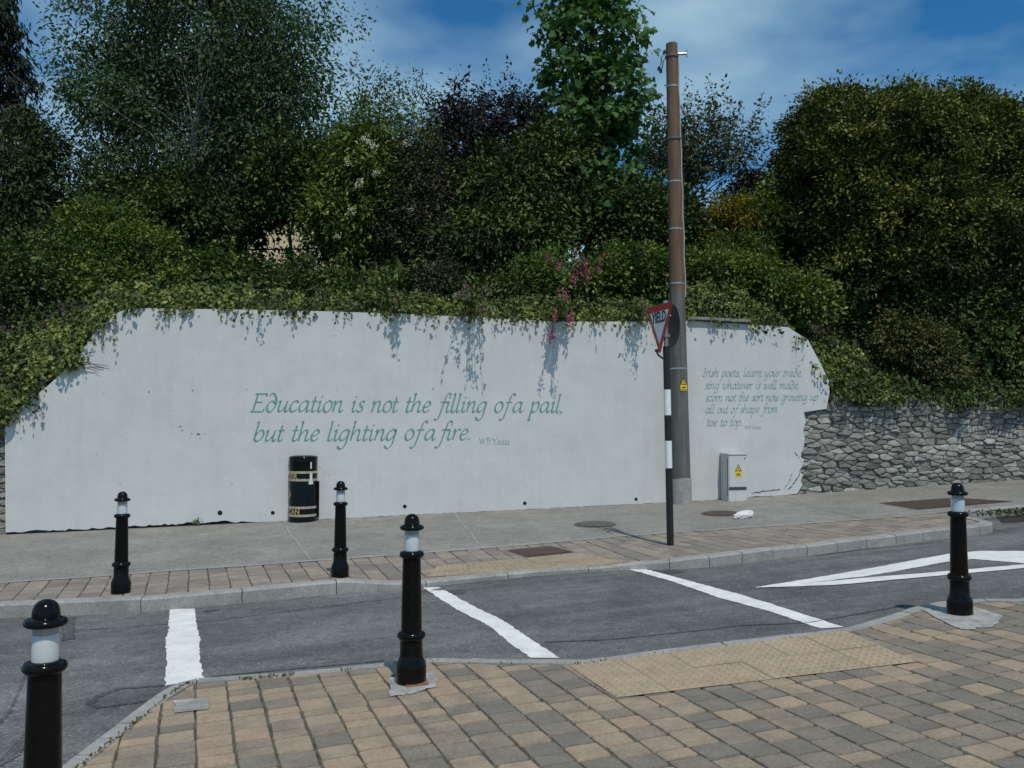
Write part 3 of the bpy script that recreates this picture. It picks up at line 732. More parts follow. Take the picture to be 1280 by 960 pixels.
gl('Y', 1.2, [(.05, 1.6), (.55, .8)], [(1.05, 1.6), (.55, .8)], [(.55, .8), (.55, 0)], [(-.1, 1.6), (.22, 1.6)], [(.9, 1.6), (1.2, 1.6)], [(.4, 0), (.7, 0)])
gl(',', .35, [(.08, .1), (.14, .0), (.02, -.26)]); gl('.', .35, [(.06, .1), (.14, .02)])
gl(' ', .62); gl('_', .24)
def spline(pts, n=7):
    if len(pts) == 2: return [tuple(np.array(pts[0]) * (1 - t) + np.array(pts[1]) * t) for t in np.linspace(0, 1, 4)]
    p = [np.array(q, float) for q in pts]; closed = np.linalg.norm(p[0] - p[-1]) < .05
    pre = p[-2] if closed else 2 * p[0] - p[1]; post = p[1] if closed else 2 * p[-1] - p[-2]
    e = [pre] + p + [post]; o = []
    for i in range(1, len(e) - 2):
        a, b, c, d = e[i - 1], e[i], e[i + 1], e[i + 2]
        for t in np.linspace(0, 1, n, endpoint=False):
            o.append(.5 * (2 * b + (c - a) * t + (2 * a - 5 * b + 4 * c - d) * t * t + (3 * b - a - 3 * c + d) * t ** 3))
    o.append(p[-1]); return [tuple(q) for q in o]
def write(mb, text, left, right, xh, slant=.2, nib=.195, thin=.062, count=[0]):
    """lettering brushed on the wall between two photo points, at x-height xh metres"""
    (sa, za), (sb, zb) = wp(*left), wp(*right)
    total = sum(GL[c][0] for c in text); k = (sb - sa) / (total * xh); x0 = 0
    for ch in text:
        adv, strokes = GL[ch]
        for st in strokes:
            pts = spline(st); count[0] += 1; off = .003 + .0002 * (count[0] % 9); prev = None
            P2 = [(px_ + slant * py_, py_) for px_, py_ in pts]
            for i, (px_, py_) in enumerate(P2):
                a, b = P2[max(0, i - 1)], P2[min(len(P2) - 1, i + 1)]; dx_, dy_ = b[0] - a[0], b[1] - a[1]; ln = math.hypot(dx_, dy_) + 1e-9
                ang = math.atan2(dy_, dx_); hw = max(thin, nib * abs(math.sin(ang - R(38)))) / 2
                nx, ny = -dy_ / ln * hw, dx_ / ln * hw
                q = []
                for sg in (1, -1):
                    gx = (x0 + (px_ + sg * nx) * min(1.15, k)) * xh if False else x0 * xh + (px_ + sg * nx) * xh * min(1.12, max(.7, k))
                    s = sa + gx; z = za + (zb - za) * (gx / max(.01, (sb - sa))) + (py_ + sg * ny) * xh
                    q.append(mb.vert(ws(s, z, off)))
                if prev: mb.face((prev[0], prev[1], q[1], q[0]))
                prev = q
        x0 += adv * k
XH = .172
mb = MB()
write(mb, 'Education is not the filling of_a pail,', (314.5, 514.5), (704.5, 515.5), XH)
write(mb, 'but the lighting of_a_fire.', (316, 551.5), (589.5, 549.5), XH)
wpart(mb.build('quotation_lettering', M['lettering']))
mb = MB(); write(mb, 'WB_Yeats', (599, 555), (637, 555.5), .062, slant=0, nib=.16, thin=.07)
wpart(mb.build('signature_lettering', M['lettering_faint']))
mb = MB()
for t_, a, b in (('Irish poets, learn your trade,', (878.5, 470.5), (1003, 470.5)), ('sing whatever is well made,', (881, 486), (999, 486)),
                 ('scorn not the sort now growing up', (881.5, 501.5), (1022, 500.5)), ('all out of shape from', (881.5, 516.5), (972, 515.5)), ('toe to top.', (883, 532.5), (928, 532))):
    write(mb, t_, a, b, .088, nib=.185, thin=.075)
M['lettering_pale'] = simple('pale_teal_lettering', (0.19, 0.335, 0.34), 0.7, var=0.2, scale=12)
wpart(mb.build('poem_lettering', M['lettering_pale']))
mb = MB(); write(mb, 'WB_Yeats', (931, 536), (951, 536), .035, slant=0, nib=.16, thin=.08)
wpart(mb.build('signature_lettering', M['lettering_faint']))

# rubble stone walls
def stone_wall(name, sa, sb, ztop, off, label, seed):
    root = thing(name, ws((sa + sb) / 2, wall_base((sa + sb) / 2)), label, 'wall')
    rg = random.Random(seed); mb = MB()
    inv = __import__('mathutils').Matrix.Translation(root.location).inverted()
    def dn(s, z):
        a = mnoise.noise(Vector((s * 1.7, z * 3, seed))) * .09; b = mnoise.noise(Vector((s * 1.5, z * 2.1, seed + 9))) * .085 + mnoise.noise(Vector((s * 5, z * 5, seed + 9))) * .02; return s + a, z + b
    g0 = min(wall_base(sa), wall_base(sb)) - .25
    z = g0
    ST = 2.7; Hh = ztop - g0; seeds = []       # stones wider than tall, of mixed sizes
    def near(x, y, r): return any(abs(x - a) < r and (x - a) ** 2 + (y - b) ** 2 < r * r for a, b in seeds)
    for r_, tries in ((.15, int((sb - sa) * 60)), (.095, int((sb - sa) * 120)), (.06, int((sb - sa) * 300))):
        for _ in range(tries):
            x, y = rg.uniform(sa, sb) / ST, g0 + rg.uniform(0, Hh)
            y += .25 * (round((y - g0) / .13) * .13 + g0 - y)
            if not near(x, y, r_): seeds.append((x, y))
    for (x, y) in seeds:
        nb = sorted(((a - x) ** 2 + (b - y) ** 2, a, b) for a, b in seeds if abs(a - x) < .5 and (a, b) != (x, y))[:14]
        p = [(sa / ST, g0), (sb / ST, g0), (sb / ST, ztop), (sa / ST, ztop)]
        for _, a, b in nb:
            mx_, my_, dx_, dy_ = (a + x) / 2, (b + y) / 2, a - x, b - y; q = []
            for k in range(len(p)):
                p1, p2 = p[k], p[(k + 1) % len(p)]; s1 = -((p1[0] - mx_) * dx_ + (p1[1] - my_) * dy_); s2 = -((p2[0] - mx_) * dx_ + (p2[1] - my_) * dy_)
                if s1 >= 0: q.append(p1)
                if (s1 > 0) != (s2 > 0) and s1 != s2: tt = s1 / (s1 - s2); q.append((p1[0] + (p2[0] - p1[0]) * tt, p1[1] + (p2[1] - p1[1]) * tt))
            p = q
            if len(p) < 3: break
        if len(p) < 3: continue
        p = [(a * ST, b) for a, b in p]; cx = sum(a for a, b in p) / len(p); cy = sum(b for a, b in p) / len(p)
        if cy < wall_base(cx) - .12: continue
        t = clamp(rg.gauss(.5, .24)); pr = rg.uniform(.0, .045); sh = rg.uniform(.002, .009); tl, tl2 = rg.uniform(-.14, .14), rg.uniform(-.16, .16)
        pts = []
        for k in range(len(p)):                 # subdivide and roughen the outline
            a, b = Vector(p[k]), Vector(p[(k + 1) % len(p)]); l_ = (b - a).length
            if l_ < .015: continue
            for m_ in range(max(1, int(l_ / .06))): pts.append(a.lerp(b, (m_ + .18) / max(1, int(l_ / .06))))
        if len(pts) < 3: continue
        o_, mid_, i_ = [], [], []; c_ = Vector((cx, cy))
        for q in pts:
            d = c_ - q; l_ = d.length; d = d / max(l_, 1e-4); q0 = q + d * min(sh + rg.uniform(-.004, .006), l_ * .4); q1 = q0 + d * min(rg.uniform(.005, .016), l_ * .3)
            o_.append(mb.vert(ws(q0.x, q0.y, off - .05), t)); mid_.append(mb.vert(ws(q0.x, q0.y, off + pr * .7 - .004), t))
            i_.append(mb.vert(ws(q1.x, q1.y, off + pr + .008 + tl * (q1.x - cx) + tl2 * (q1.y - cy) + rg.uniform(-.004, .004)), t))
        cpt = mb.vert(ws(cx, cy, off + pr + .010 + rg.uniform(-.006, .010)), t); n_ = len(pts)
        for k in range(n_):
            k2 = (k + 1) % n_; mb.face((o_[k], o_[k2], mid_[k2], mid_[k])); mb.face((mid_[k], mid_[k2], i_[k2], i_[k])); mb.face((i_[k], i_[k2], cpt))
    o = mb.build('stonework', M['stone']); o.parent = root; o.matrix_parent_inverse = inv
    mb = MB(); 
    k = 40
    fr = [ws(sa + (sb - sa) * i / k, 0, off - .004) for i in range(k + 1)]; bk = [ws(sa + (sb - sa) * i / k, 0, off - .36) for i in range(k + 1)]
    for i in range(k):
        a, b, c, d = fr[i], fr[i + 1], bk[i + 1], bk[i]; zt = ztop - .02
        mb.poly([(a.x, a.y, g0), (b.x, b.y, g0), (b.x, b.y, zt), (a.x, a.y, zt)]); mb.poly([(a.x, a.y, zt), (b.x, b.y, zt), (c.x, c.y, zt), (d.x, d.y, zt)])
        mb.poly([(c.x, c.y, g0), (d.x, d.y, g0), (d.x, d.y, zt), (c.x, c.y, zt)])
    for a, d in ((fr[0], bk[0]), (fr[-1], bk[-1])): mb.poly([(a.x, a.y, g0), (a.x, a.y, ztop - .02), (d.x, d.y, ztop - .02), (d.x, d.y, g0)])
    o = mb.build('mortar_core', M['stone_mortar']); o.parent = root; o.matrix_parent_inverse = inv
    mb = MB(); s = sa + .02       # upright coping stones
    while s < sb - .1:
        wd = rg.uniform(.05, .13); h = rg.uniform(.12, .24); lean = rg.uniform(-.05, .09); t = rg.random() * .6; dpt = rg.uniform(-.03, .03)
        q = [(s, ztop - .015), (s + wd, ztop - .015), (s + wd + lean, ztop + h * rg.uniform(.8, 1)), (s + lean + .01, ztop + h)]
        f_ = [mb.vert(ws(a, b, off + dpt + rg.uniform(-.01, .01)), t) for a, b in q]; b_ = [mb.vert(ws(a, b, off - .3), t) for a, b in q]
        mb.face(f_); mb.face(b_[::-1])
        for i in range(4): mb.face((f_[i], b_[i], b_[(i + 1) % 4], f_[(i + 1) % 4]))
        s += wd + .012
    o = mb.build('coping_stone_row', M['stone']); o.parent = root; o.matrix_parent_inverse = inv
    return root
stone_wall('stone_wall', wp(984, 600)[0], 17.5, wp(1100, 508)[1], -.075, 'grey rubble stone wall under the dark hedge, right of the painted wall', 3)
stone_wall('stone_wall', -13.5, wp(9, 600)[0], wp(2, 535)[1], -.075, 'strip of grey stone wall at the left end of the painted wall', 7)

# ------------------------------------------------------------------ vegetation
def leaf_mesh(name, mat, pos, axis, nrm, length, ratio, tintv, parent, shape=None):
    if shape: return lobed_mesh(name, mat, pos, axis, nrm, length, ratio, tintv, parent, shape)
    n = len(pos); pos = np.asarray(pos); axis = axis / (np.linalg.norm(axis, axis=1, keepdims=True) + 1e-9)
    side = np.cross(axis, nrm); side /= (np.linalg.norm(side, axis=1, keepdims=True) + 1e-9); up = np.cross(side, axis)
    Lc = length[:, None]; W_ = (length * ratio)[:, None] * .5
    V = np.empty((n, 4, 3)); V[:, 0] = pos; V[:, 2] = pos + axis * Lc - up * Lc * .12
    V[:, 1] = pos + axis * Lc * .42 + side * W_ + up * W_ * .35; V[:, 3] = pos + axis * Lc * .42 - side * W_ + up * W_ * .35
    me = bpy.data.meshes.new(name); me.vertices.add(n * 4); me.vertices.foreach_set('co', V.reshape(-1))
    me.loops.add(n * 6); me.polygons.add(n * 2)
    b = np.arange(n)[:, None] * 4; li = (b + np.array([0, 1, 2, 0, 2, 3])[None, :]).reshape(-1)
    me.loops.foreach_set('vertex_index', li.astype(np.int32)); me.polygons.foreach_set('loop_start', np.arange(0, n * 6, 3, dtype=np.int32))
    me.update(calc_edges=True); me.validate()
    a = me.attributes.new('tint', 'FLOAT', 'POINT'); a.data.foreach_set('value', np.repeat(np.clip(tintv, 0, 1), 4).astype(np.float32))
    me.materials.append(mat); o = bpy.data.objects.new(name, me); COL.objects.link(o)
    if parent:
        o.parent = parent; o.matrix_parent_inverse = __import__('mathutils').Matrix.Translation(parent.location).inverted()
    return o
MAPLE = [(0, 0), (.02, .18), (.12, .42), (.30, .30), (.48, .56), (.60, .22), (.78, .24), (1, 0), (.78, -.24), (.60, -.22), (.48, -.56), (.30, -.30), (.12, -.42), (.02, -.18)]
def lobed_mesh(name, mat, pos, axis, nrm, length, ratio, tintv, parent, shape):
    n, m = len(pos), len(shape); axis = axis / np.linalg.norm(axis, axis=1, keepdims=True); side = np.cross(axis, nrm); side /= np.linalg.norm(side, axis=1, keepdims=True); up = np.cross(side, axis)
    V = np.empty((n, m, 3)); Lc = length[:, None]
    for k, (a, b) in enumerate(shape): V[:, k] = pos + axis * Lc * a + side * Lc * b * ratio + up * Lc * (abs(b) * .3 - .15 * a * a)
    me = bpy.data.meshes.new(name); me.vertices.add(n * m); me.vertices.foreach_set('co', V.reshape(-1)); me.loops.add(n * m); me.polygons.add(n)
    me.loops.foreach_set('vertex_index', np.arange(n * m, dtype=np.int32)); me.polygons.foreach_set('loop_start', np.arange(0, n * m, m, dtype=np.int32)); me.update(calc_edges=True); me.validate()
    a = me.attributes.new('tint', 'FLOAT', 'POINT'); a.data.foreach_set('value', np.repeat(np.clip(tintv, 0, 1), m).astype(np.float32))
    me.materials.append(mat); o = bpy.data.objects.new(name, me); COL.objects.link(o); o.parent = parent; o.matrix_parent_inverse = __import__('mathutils').Matrix.Translation(parent.location).inverted(); return o
def lobe(px, py, hw, hh, Y, ry=None):
    c = P(px, py, Y); k = Y / F; return (c.x, c.y, c.z, hw * k, ry if ry else hw * k * .8, hh * k)
def crown(name, mat, lobes, n_clump, per, clump_r, leaf, ratio, seed, parent, shell=.55, flat=.7, droop=.3, upn=.6, shoots=0, shoot_len=.6, zmin=None, rough=.12, core=0, cull=0, shape=None, shoot_t=0):
    rs = np.random.RandomState(seed); want = n_clump; n_clump = want * (4 if cull else 1); lb = np.array(lobes); wgt = (lb[:, 3] * lb[:, 4] * lb[:, 5]) ** (2 / 3.); wgt /= wgt.sum()
    li = rs.choice(len(lb), n_clump, p=wgt); d = rs.normal(size=(n_clump, 3)); d /= np.linalg.norm(d, axis=1, keepdims=True)
    r = shell + (1 - shell) * rs.rand(n_clump) ** .7; r *= 1 + rough * rs.normal(size=n_clump); r *= 1 + np.array([.26 * mnoise.noise(Vector(q) * 2.4 + Vector((seed, li[i_] * 3.1, 0))) for i_, q in enumerate(d)])
    C_ = lb[li, :3] + d * lb[li, 3:6] * r[:, None]
    if cull:                                    # keep leaf clumps off the inside of neighbouring lobes
        ok = np.ones(n_clump, bool)
        for q in range(len(lb)):
            dd = np.linalg.norm((C_ - lb[q, :3]) / lb[q, 3:6], axis=1); ok &= (dd > cull) | (li == q)
        ix = np.where(ok)[0][:want]; C_, d, li = C_[ix], d[ix], li[ix]; n_clump = len(ix)
    cs = rs.uniform(.55, 1.35, n_clump)
    ci = np.repeat(np.arange(n_clump), per); off = rs.normal(size=(len(ci), 3)) * clump_r * np.array([1, 1, flat]) * cs[ci][:, None]
    pos = C_[ci] + off; outd = off / (np.linalg.norm(off, axis=1, keepdims=True) + 1e-6) + d[ci] * .6
    ct = rs.rand(n_clump); tv = .68 * ct[ci] + .32 * rs.rand(len(ci))
    if shoots:
        sp_, so, st = [], [], []
        for k in range(shoots):
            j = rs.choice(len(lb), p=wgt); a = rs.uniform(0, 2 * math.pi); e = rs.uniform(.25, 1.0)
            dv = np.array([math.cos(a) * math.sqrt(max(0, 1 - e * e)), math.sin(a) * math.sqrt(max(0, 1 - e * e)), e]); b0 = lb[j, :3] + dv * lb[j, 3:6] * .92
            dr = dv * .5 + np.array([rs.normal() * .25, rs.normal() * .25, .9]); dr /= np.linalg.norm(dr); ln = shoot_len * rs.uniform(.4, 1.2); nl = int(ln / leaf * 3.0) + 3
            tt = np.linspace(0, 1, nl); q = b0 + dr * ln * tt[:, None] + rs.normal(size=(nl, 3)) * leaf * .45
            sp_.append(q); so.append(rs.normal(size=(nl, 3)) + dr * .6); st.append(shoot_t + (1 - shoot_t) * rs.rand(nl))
        pos = np.vstack([pos] + sp_); outd = np.vstack([outd] + so); tv = np.concatenate([tv] + st)
    big = np.ones(len(pos))
    if core:                                    # oversized filler leaves in darker tints, added to darken the crown's inside
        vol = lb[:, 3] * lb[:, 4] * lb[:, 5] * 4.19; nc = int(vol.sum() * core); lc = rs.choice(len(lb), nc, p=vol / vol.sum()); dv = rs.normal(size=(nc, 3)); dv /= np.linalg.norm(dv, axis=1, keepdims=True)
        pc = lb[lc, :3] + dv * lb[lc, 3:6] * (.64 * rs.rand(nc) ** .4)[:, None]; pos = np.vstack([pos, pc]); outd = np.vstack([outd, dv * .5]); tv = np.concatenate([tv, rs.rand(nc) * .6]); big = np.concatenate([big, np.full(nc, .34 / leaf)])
    if zmin is not None:
        keep = pos[:, 2] > zmin; pos, outd, tv, big = pos[keep], outd[keep], tv[keep], big[keep]
    n = len(pos); ax = outd + rs.normal(size=(n, 3)) * .7; ax[:, 2] -= droop
    nr = rs.normal(size=(n, 3)) * .5 + outd * .55; nr[:, 2] += upn
    leaf_mesh(name, mat, pos, ax, nr, leaf * big * rs.uniform(.6, 1.3, n), ratio, tv, parent, shape)
    return C_
def wood(name, mat, base, top, r0, C_, seed, parent, limbs=14, lr=.035, wob=.15, start=.3):
    rg = random.Random(seed); mb = MB(); base, top = Vector(base), Vector(top); pts, rad = [], []
    for i in range(9):
        t = i / 8; pts.append(base.lerp(top, t) + Vector((rg.uniform(-wob, wob), rg.uniform(-wob, wob), 0)) * t); rad.append(r0 * (1 - .85 * t))
    mb.tube(pts, rad, 10)
    idx = list(range(len(C_))); rg.shuffle(idx)
    for i in idx[:limbs]:
        e = Vector(C_[i]); t = max(start, min(.95, (e.z - base.z) / max(.1, top.z - base.z) - rg.uniform(.1, .3))); a = base.lerp(top, t)
        m = a.lerp(e, .5) + Vector((rg.uniform(-.15, .15), rg.uniform(-.15, .15), rg.uniform(-.25, .1))); rr = min(lr, r0 * (1 - .8 * t))
        mb.tube([a, a.lerp(m, .5) , m, m.lerp(e, .6), e], [rr, rr * .8, rr * .6, rr * .4, rr * .2], 5, cap=False)
    o = mb.build(name, mat, smooth=True); o.parent = parent; o.matrix_parent_inverse = __import__('mathutils').Matrix.Translation(parent.location).inverted(); return o
def bank_at(x, y):
    v = Vector((x, y, 0)) - W0; return bank_h(v.dot(WD), max(.12, -v.dot(WN)))

ML = {}
ML['birch'] = mat_leaf('birch_leaf', (0.030, 0.052, 0.026), (0.046, 0.080, 0.036), (0.078, 0.115, 0.052), trans=.3, rough=.4, gain=1.45)
ML['syc'] = mat_leaf('sycamore_leaf', (0.035, 0.075, 0.022), (0.055, 0.115, 0.032), (0.095, 0.165, 0.055), trans=.3, gain=1.25)
ML['conifer'] = mat_leaf('conifer_needles', (0.010, 0.018, 0.012), (0.015, 0.028, 0.016), (0.024, 0.042, 0.022), trans=.05, rough=.6, gain=0.9)
ML['cypress'] = mat_leaf('cypress_spray', (0.022, 0.036, 0.012), (0.038, 0.056, 0.018), (0.062, 0.080, 0.026), trans=.1, rough=.6, gain=1.3)
ML['elder'] = mat_leaf('elder_leaf', (0.020, 0.040, 0.010), (0.048, 0.078, 0.016), (0.175, 0.20, 0.042), trans=.25, gain=1.55)
ML['brown'] = mat_leaf('dull_olive_leaf', (0.032, 0.034, 0.020), (0.052, 0.052, 0.030), (0.080, 0.078, 0.046), trans=.15, gain=1.1)
ML['purple'] = mat_leaf('purple_leaf', (0.016, 0.014, 0.016), (0.028, 0.024, 0.026), (0.046, 0.042, 0.042), trans=.1)
ML['dark'] = mat_leaf('dark_green_leaf', (0.012, 0.023, 0.006), (0.026, 0.044, 0.012), (0.095, 0.132, 0.030), trans=.12, rough=.4, gain=1.5)
ML['haw'] = mat_leaf('hawthorn_leaf', (0.045, 0.058, 0.022), (0.070, 0.080, 0.032), (0.105, 0.112, 0.050), trans=.25, gain=1.2)
ML['gold'] = mat_leaf('golden_leaf', (0.10, 0.085, 0.012), (0.155, 0.125, 0.018), (0.22, 0.175, 0.03), trans=.25, gain=1.1)
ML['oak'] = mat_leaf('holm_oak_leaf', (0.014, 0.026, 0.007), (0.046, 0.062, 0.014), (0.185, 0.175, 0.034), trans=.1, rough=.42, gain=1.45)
ML['ivy'] = mat_leaf('ivy_leaf', (0.010, 0.020, 0.004), (0.042, 0.066, 0.010), (0.19, 0.21, 0.045), trans=.12, spec=.35, gain=1.35)
ML['bright'] = mat_leaf('fresh_leaf', (0.060, 0.105, 0.020), (0.095, 0.155, 0.030), (0.15, 0.205, 0.05), trans=.25)
ML['hedge'] = mat_leaf('hedge_leaf', (0.024, 0.030, 0.010), (0.050, 0.054, 0.017), (0.095, 0.090, 0.028), trans=.12, gain=1.5)
ML['white'] = mat_leaf('elder_blossom', (0.60, 0.58, 0.44), (0.68, 0.66, 0.52), (0.75, 0.74, 0.62), trans=.2, rough=.7)
ML['pink'] = mat_leaf('valerian_flower', (0.30, 0.05, 0.11), (0.40, 0.08, 0.16), (0.50, 0.16, 0.24), trans=.2, rough=.7)
ML['dusty'] = mat_leaf('faded_flower', (0.16, 0.10, 0.10), (0.23, 0.15, 0.145), (0.30, 0.21, 0.19), trans=.2, rough=.7)

def plant(name, cat, label, px, Y, group=None):
    p = P(px, 480, Y); return thing(name, (p.x, Y, bank_at(p.x, Y) - .05), label, cat, group)
def shrub(name, cat, label, lobes, mat, n_clump, per, clump_r, leaf, ratio, seed, bark='bark', r0=.06, limbs=10, group=None, **k):
    l0 = lobes[0]; b = Vector((l0[0], l0[1], bank_at(l0[0], l0[1]) - .05)); root = thing(name, b, label, cat, group)
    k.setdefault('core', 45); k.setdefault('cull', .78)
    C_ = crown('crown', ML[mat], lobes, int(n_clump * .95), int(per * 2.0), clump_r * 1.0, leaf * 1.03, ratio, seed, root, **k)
    top = Vector((l0[0], l0[1], l0[2] + l0[5] * .4)); wood('trunk', M[bark], b, top, r0, C_, seed, root, limbs=limbs, lr=r0 * .5)
    return root, C_

# dark conifer, far left
root = thing('conifer', (P(-14, 480, 21).x, 21, 3.3), 'tall blackish conifer with drooping boughs at the left edge', 'tree')
rs = np.random.RandomState(2); pos, ax, tv = [], [], []; mbw = MB(); bx = root.location.x
mbw.tube([(bx, 21, 3.2), (bx, 21, 7), (bx, 21, 12.5)], [.2, .14, .03], 10)
for k in range(120):
    z = 4.6 + 7.4 * (k / 120) ** .9; reach = max(.25, 2.35 * (1 - ((z - 4.2) / 9.3))) * rs.uniform(.75, 1.2); a = rs.uniform(0, 2 * math.pi)
    tip = np.array([math.cos(a) * reach, math.sin(a) * reach, -.35 * reach]); n = 95
    mbw.tube([(bx, 21, z), (bx + tip[0] * .5, 21 + tip[1] * .5, z + .05), (bx + tip[0], 21 + tip[1], z + tip[2])], [.03, .02, .006], 4, cap=False)
    t = rs.uniform(.15, 1.05, n); q = np.array([bx, 21, z]) + tip * t[:, None]; q[:, 2] += .3 * t * (1 - t) * reach
    q += rs.normal(size=(n, 3)) * np.array([.13, .13, .06]); q[:, 2] -= rs.exponential(.14, n) * t
    pos.append(q); ax.append(rs.normal(size=(n, 3)) * .4 + tip / reach * .4 + np.array([0, 0, -.9])); tv.append(.5 * rs.rand() + .5 * rs.rand(n))
pos, ax, tv = np.vstack(pos), np.vstack(ax), np.concatenate(tv)
leaf_mesh('crown', ML['conifer'], pos, ax, rs.normal(size=pos.shape), rs.uniform(.12, .24, len(pos)), .28, tv, root)
o = mbw.build('trunk', M['bark'], smooth=True); o.parent = root; o.matrix_parent_inverse = __import__('mathutils').Matrix.Translation(root.location).inverted()

shrub('cypress', 'tree', 'feathery olive green cypress below the blackish conifer at the left edge', [lobe(15, 260, 75, 110, 19.5), lobe(-40, 300, 90, 120, 19.5), lobe(40, 200, 40, 60, 19.5)], 'cypress', 330, 34, .22, .15, .3, 21, droop=.8, r0=.12, shoots=12, shoot_len=.5)

# birch
L_ = [lobe(250, 40, 165, 130, 20.5, 2.2), lobe(225, 165, 150, 115, 20.5, 2.0), lobe(345, 120, 85, 120, 20.5, 1.5), lobe(135, 95, 60, 95, 20.5, 1.2), lobe(250, -80, 120, 110, 20.5, 1.8), lobe(300, 230, 90, 70, 20.5, 1.5)]
root = thing('birch_tree', (P(258, 480, 20.5).x, 20.5, 3.5), 'tall airy birch with pale slender trunk and fine grey-green leaves', 'tree')
C_ = crown('crown', ML['birch'], L_, 1650, 54, .25, .112, .52, 31, root, shell=.3, droop=.7, shoots=70, shoot_len=.9, flat=.85)
wood('trunk', M['birch_bark'], root.location + Vector((0, -1.0, 0)), P(250, -60, 20.0), .13, C_, 3, root, limbs=70, lr=.018)
# slim leaning shoots at the birch's right (x 420-560)
shrub('willow_shrub', 'shrub', 'loose willowy shrub with arching leafy shoots rising behind the cream-flowered elder', [lobe(470, 150, 60, 45, 20.8), lobe(540, 175, 40, 40, 20.8)], 'birch', 70, 20, .2, .10, .42, 33, core=0, shoots=34, shoot_len=.9, shell=.3, limbs=24)

# elder with flower heads
root, C_ = shrub('elder_bush', 'shrub', 'mid green elder bush dotted with flat cream flower heads', [lobe(462, 205, 62, 62, 18.6), lobe(440, 270, 60, 60, 18.4), lobe(500, 240, 45, 60, 18.4)], 'elder', 290, 34, .19, .12, .42, 41, droop=.45, shoots=10, shoot_len=.4)
rs = np.random.RandomState(5)
for (x, y) in ((462, 178), (468, 182), (436, 203), (470, 215), (451, 226), (448, 231), (513, 260), (421, 295), (455, 173), (508, 178), (440, 262)):
    c = np.array(P(x, y, 17.45)); n = 40; a = rs.uniform(0, 6.28, n); r_ = .085 * np.sqrt(rs.rand(n)); pp = c + np.stack([r_ * np.cos(a), r_ * np.sin(a) * .7 , .03 * rs.normal(size=n) - r_ * .25], 1)
    leaf_mesh('flower_head', ML['white'], pp, rs.normal(size=(n, 3)), np.tile([0, -.5, 1.], (n, 1)) + rs.normal(size=(n, 3)) * .2, np.full(n, .032), .9, rs.rand(n), root)

shrub('olive_shrub', 'shrub', 'dull brownish olive shrub squeezed between the elder and the purple-leaved shrub', [lobe(528, 235, 42, 70, 18.2), lobe(515, 285, 40, 45, 18)], 'brown', 170, 34, .15, .075, .5, 43, shoots=8, shoot_len=.35)
shrub('purple_shrub', 'shrub', 'blackish purple-leaved shrub with thin shoots against the sky', [lobe(590, 165, 55, 50, 19.2), lobe(640, 165, 50, 45, 19.2), lobe(600, 215, 70, 60, 19)], 'purple', 250, 34, .18, .09, .5, 44, shoots=46, shoot_len=.75, limbs=20)
shrub('laurel_bush', 'shrub', 'broad dark green laurel bush in front of the sycamore trunk', [lobe(640, 255, 80, 75, 18.3), lobe(690, 215, 55, 65, 18.6), lobe(620, 310, 90, 50, 17.9)], 'dark', 380, 34, .19, .115, .42, 45, droop=.5, shoots=20, shoot_len=.45)

# sycamore
L_ = [lobe(705, 20, 30, 40, 19.6, .7), lobe(772, 45, 34, 50, 19.6, .7), lobe(712, 95, 40, 42, 19.6, .8), lobe(768, 120, 40, 45, 19.6, .8), lobe(735, 160, 70, 50, 19.6, 1.1), lobe(705, 205, 48, 45, 19.5, .9), lobe(735, -30, 50, 50, 19.6, .8), lobe(765, 225, 50, 45, 19.5, .8), lobe(725, 255, 60, 45, 19.3, .9)]
root = thing('sycamore_tree', (P(738, 480, 19.6).x, 19.6, 3.5), 'young sycamore with large bright leaves rising tallest left of the utility pole', 'tree')
C_ = crown('crown', ML['syc'], L_, 330, 22, .19, .16, 1.0, 51, root, shape=MAPLE, shell=.45, droop=.6, upn=.5, shoots=22, shoot_len=.5)
wood('trunk', M['bark'], root.location, P(738, -40, 19.6), .12, C_, 8, root, limbs=40, lr=.03)

L_ = [lobe(870, 180, 70, 45, 20.5), lobe(840, 225, 50, 50, 20.5), lobe(910, 185, 45, 40, 20.5), lobe(815, 185, 28, 40, 20.5)]
root = thing('hawthorn_tree', (P(850, 480, 20.5).x, 20.5, 3.5), 'thin twiggy hawthorn with sky showing through behind the utility pole', 'tree')
C_ = crown('crown', ML['haw'], L_, 290, 22, .16, .095, .6, 61, root, shell=.3, shoots=60, shoot_len=.75, droop=.2)
wood('trunk', M['bark'], root.location, P(860, 180, 20.5), .09, C_, 9, root, limbs=60, lr=.022)
shrub('green_shrub', 'shrub', 'dark ivy-clad shrub between the sycamore and the utility pole', [lobe(795, 285, 50, 60, 18.6), lobe(760, 300, 35, 50, 18.8), lobe(840, 290, 40, 55, 19)], 'dark', 230, 32, .18, .10, .6, 62, shoots=10, shoot_len=.4)
shrub('golden_shrub', 'shrub', 'golden yellow-leaved shrub right of the utility pole', [lobe(908, 275, 34, 34, 19), lobe(890, 300, 30, 25, 19)], 'gold', 95, 32, .14, .085, .5, 63, shoots=10, shoot_len=.3)
shrub('bright_bush', 'shrub', 'small fresh green bush between golden shrub and round evergreen', [lobe(948, 290, 32, 50, 19.3), lobe(925, 330, 40, 35, 18)], 'elder', 130, 32, .15, .09, .5, 64, shoots=8, shoot_len=.35)
shrub('dark_shrub', 'shrub', 'distant dark shrub peeping over the golden shrub', [lobe(940, 240, 28, 22, 22)], 'purple', 60, 26, .16, .1, .5, 65, shoots=10, shoot_len=.4)

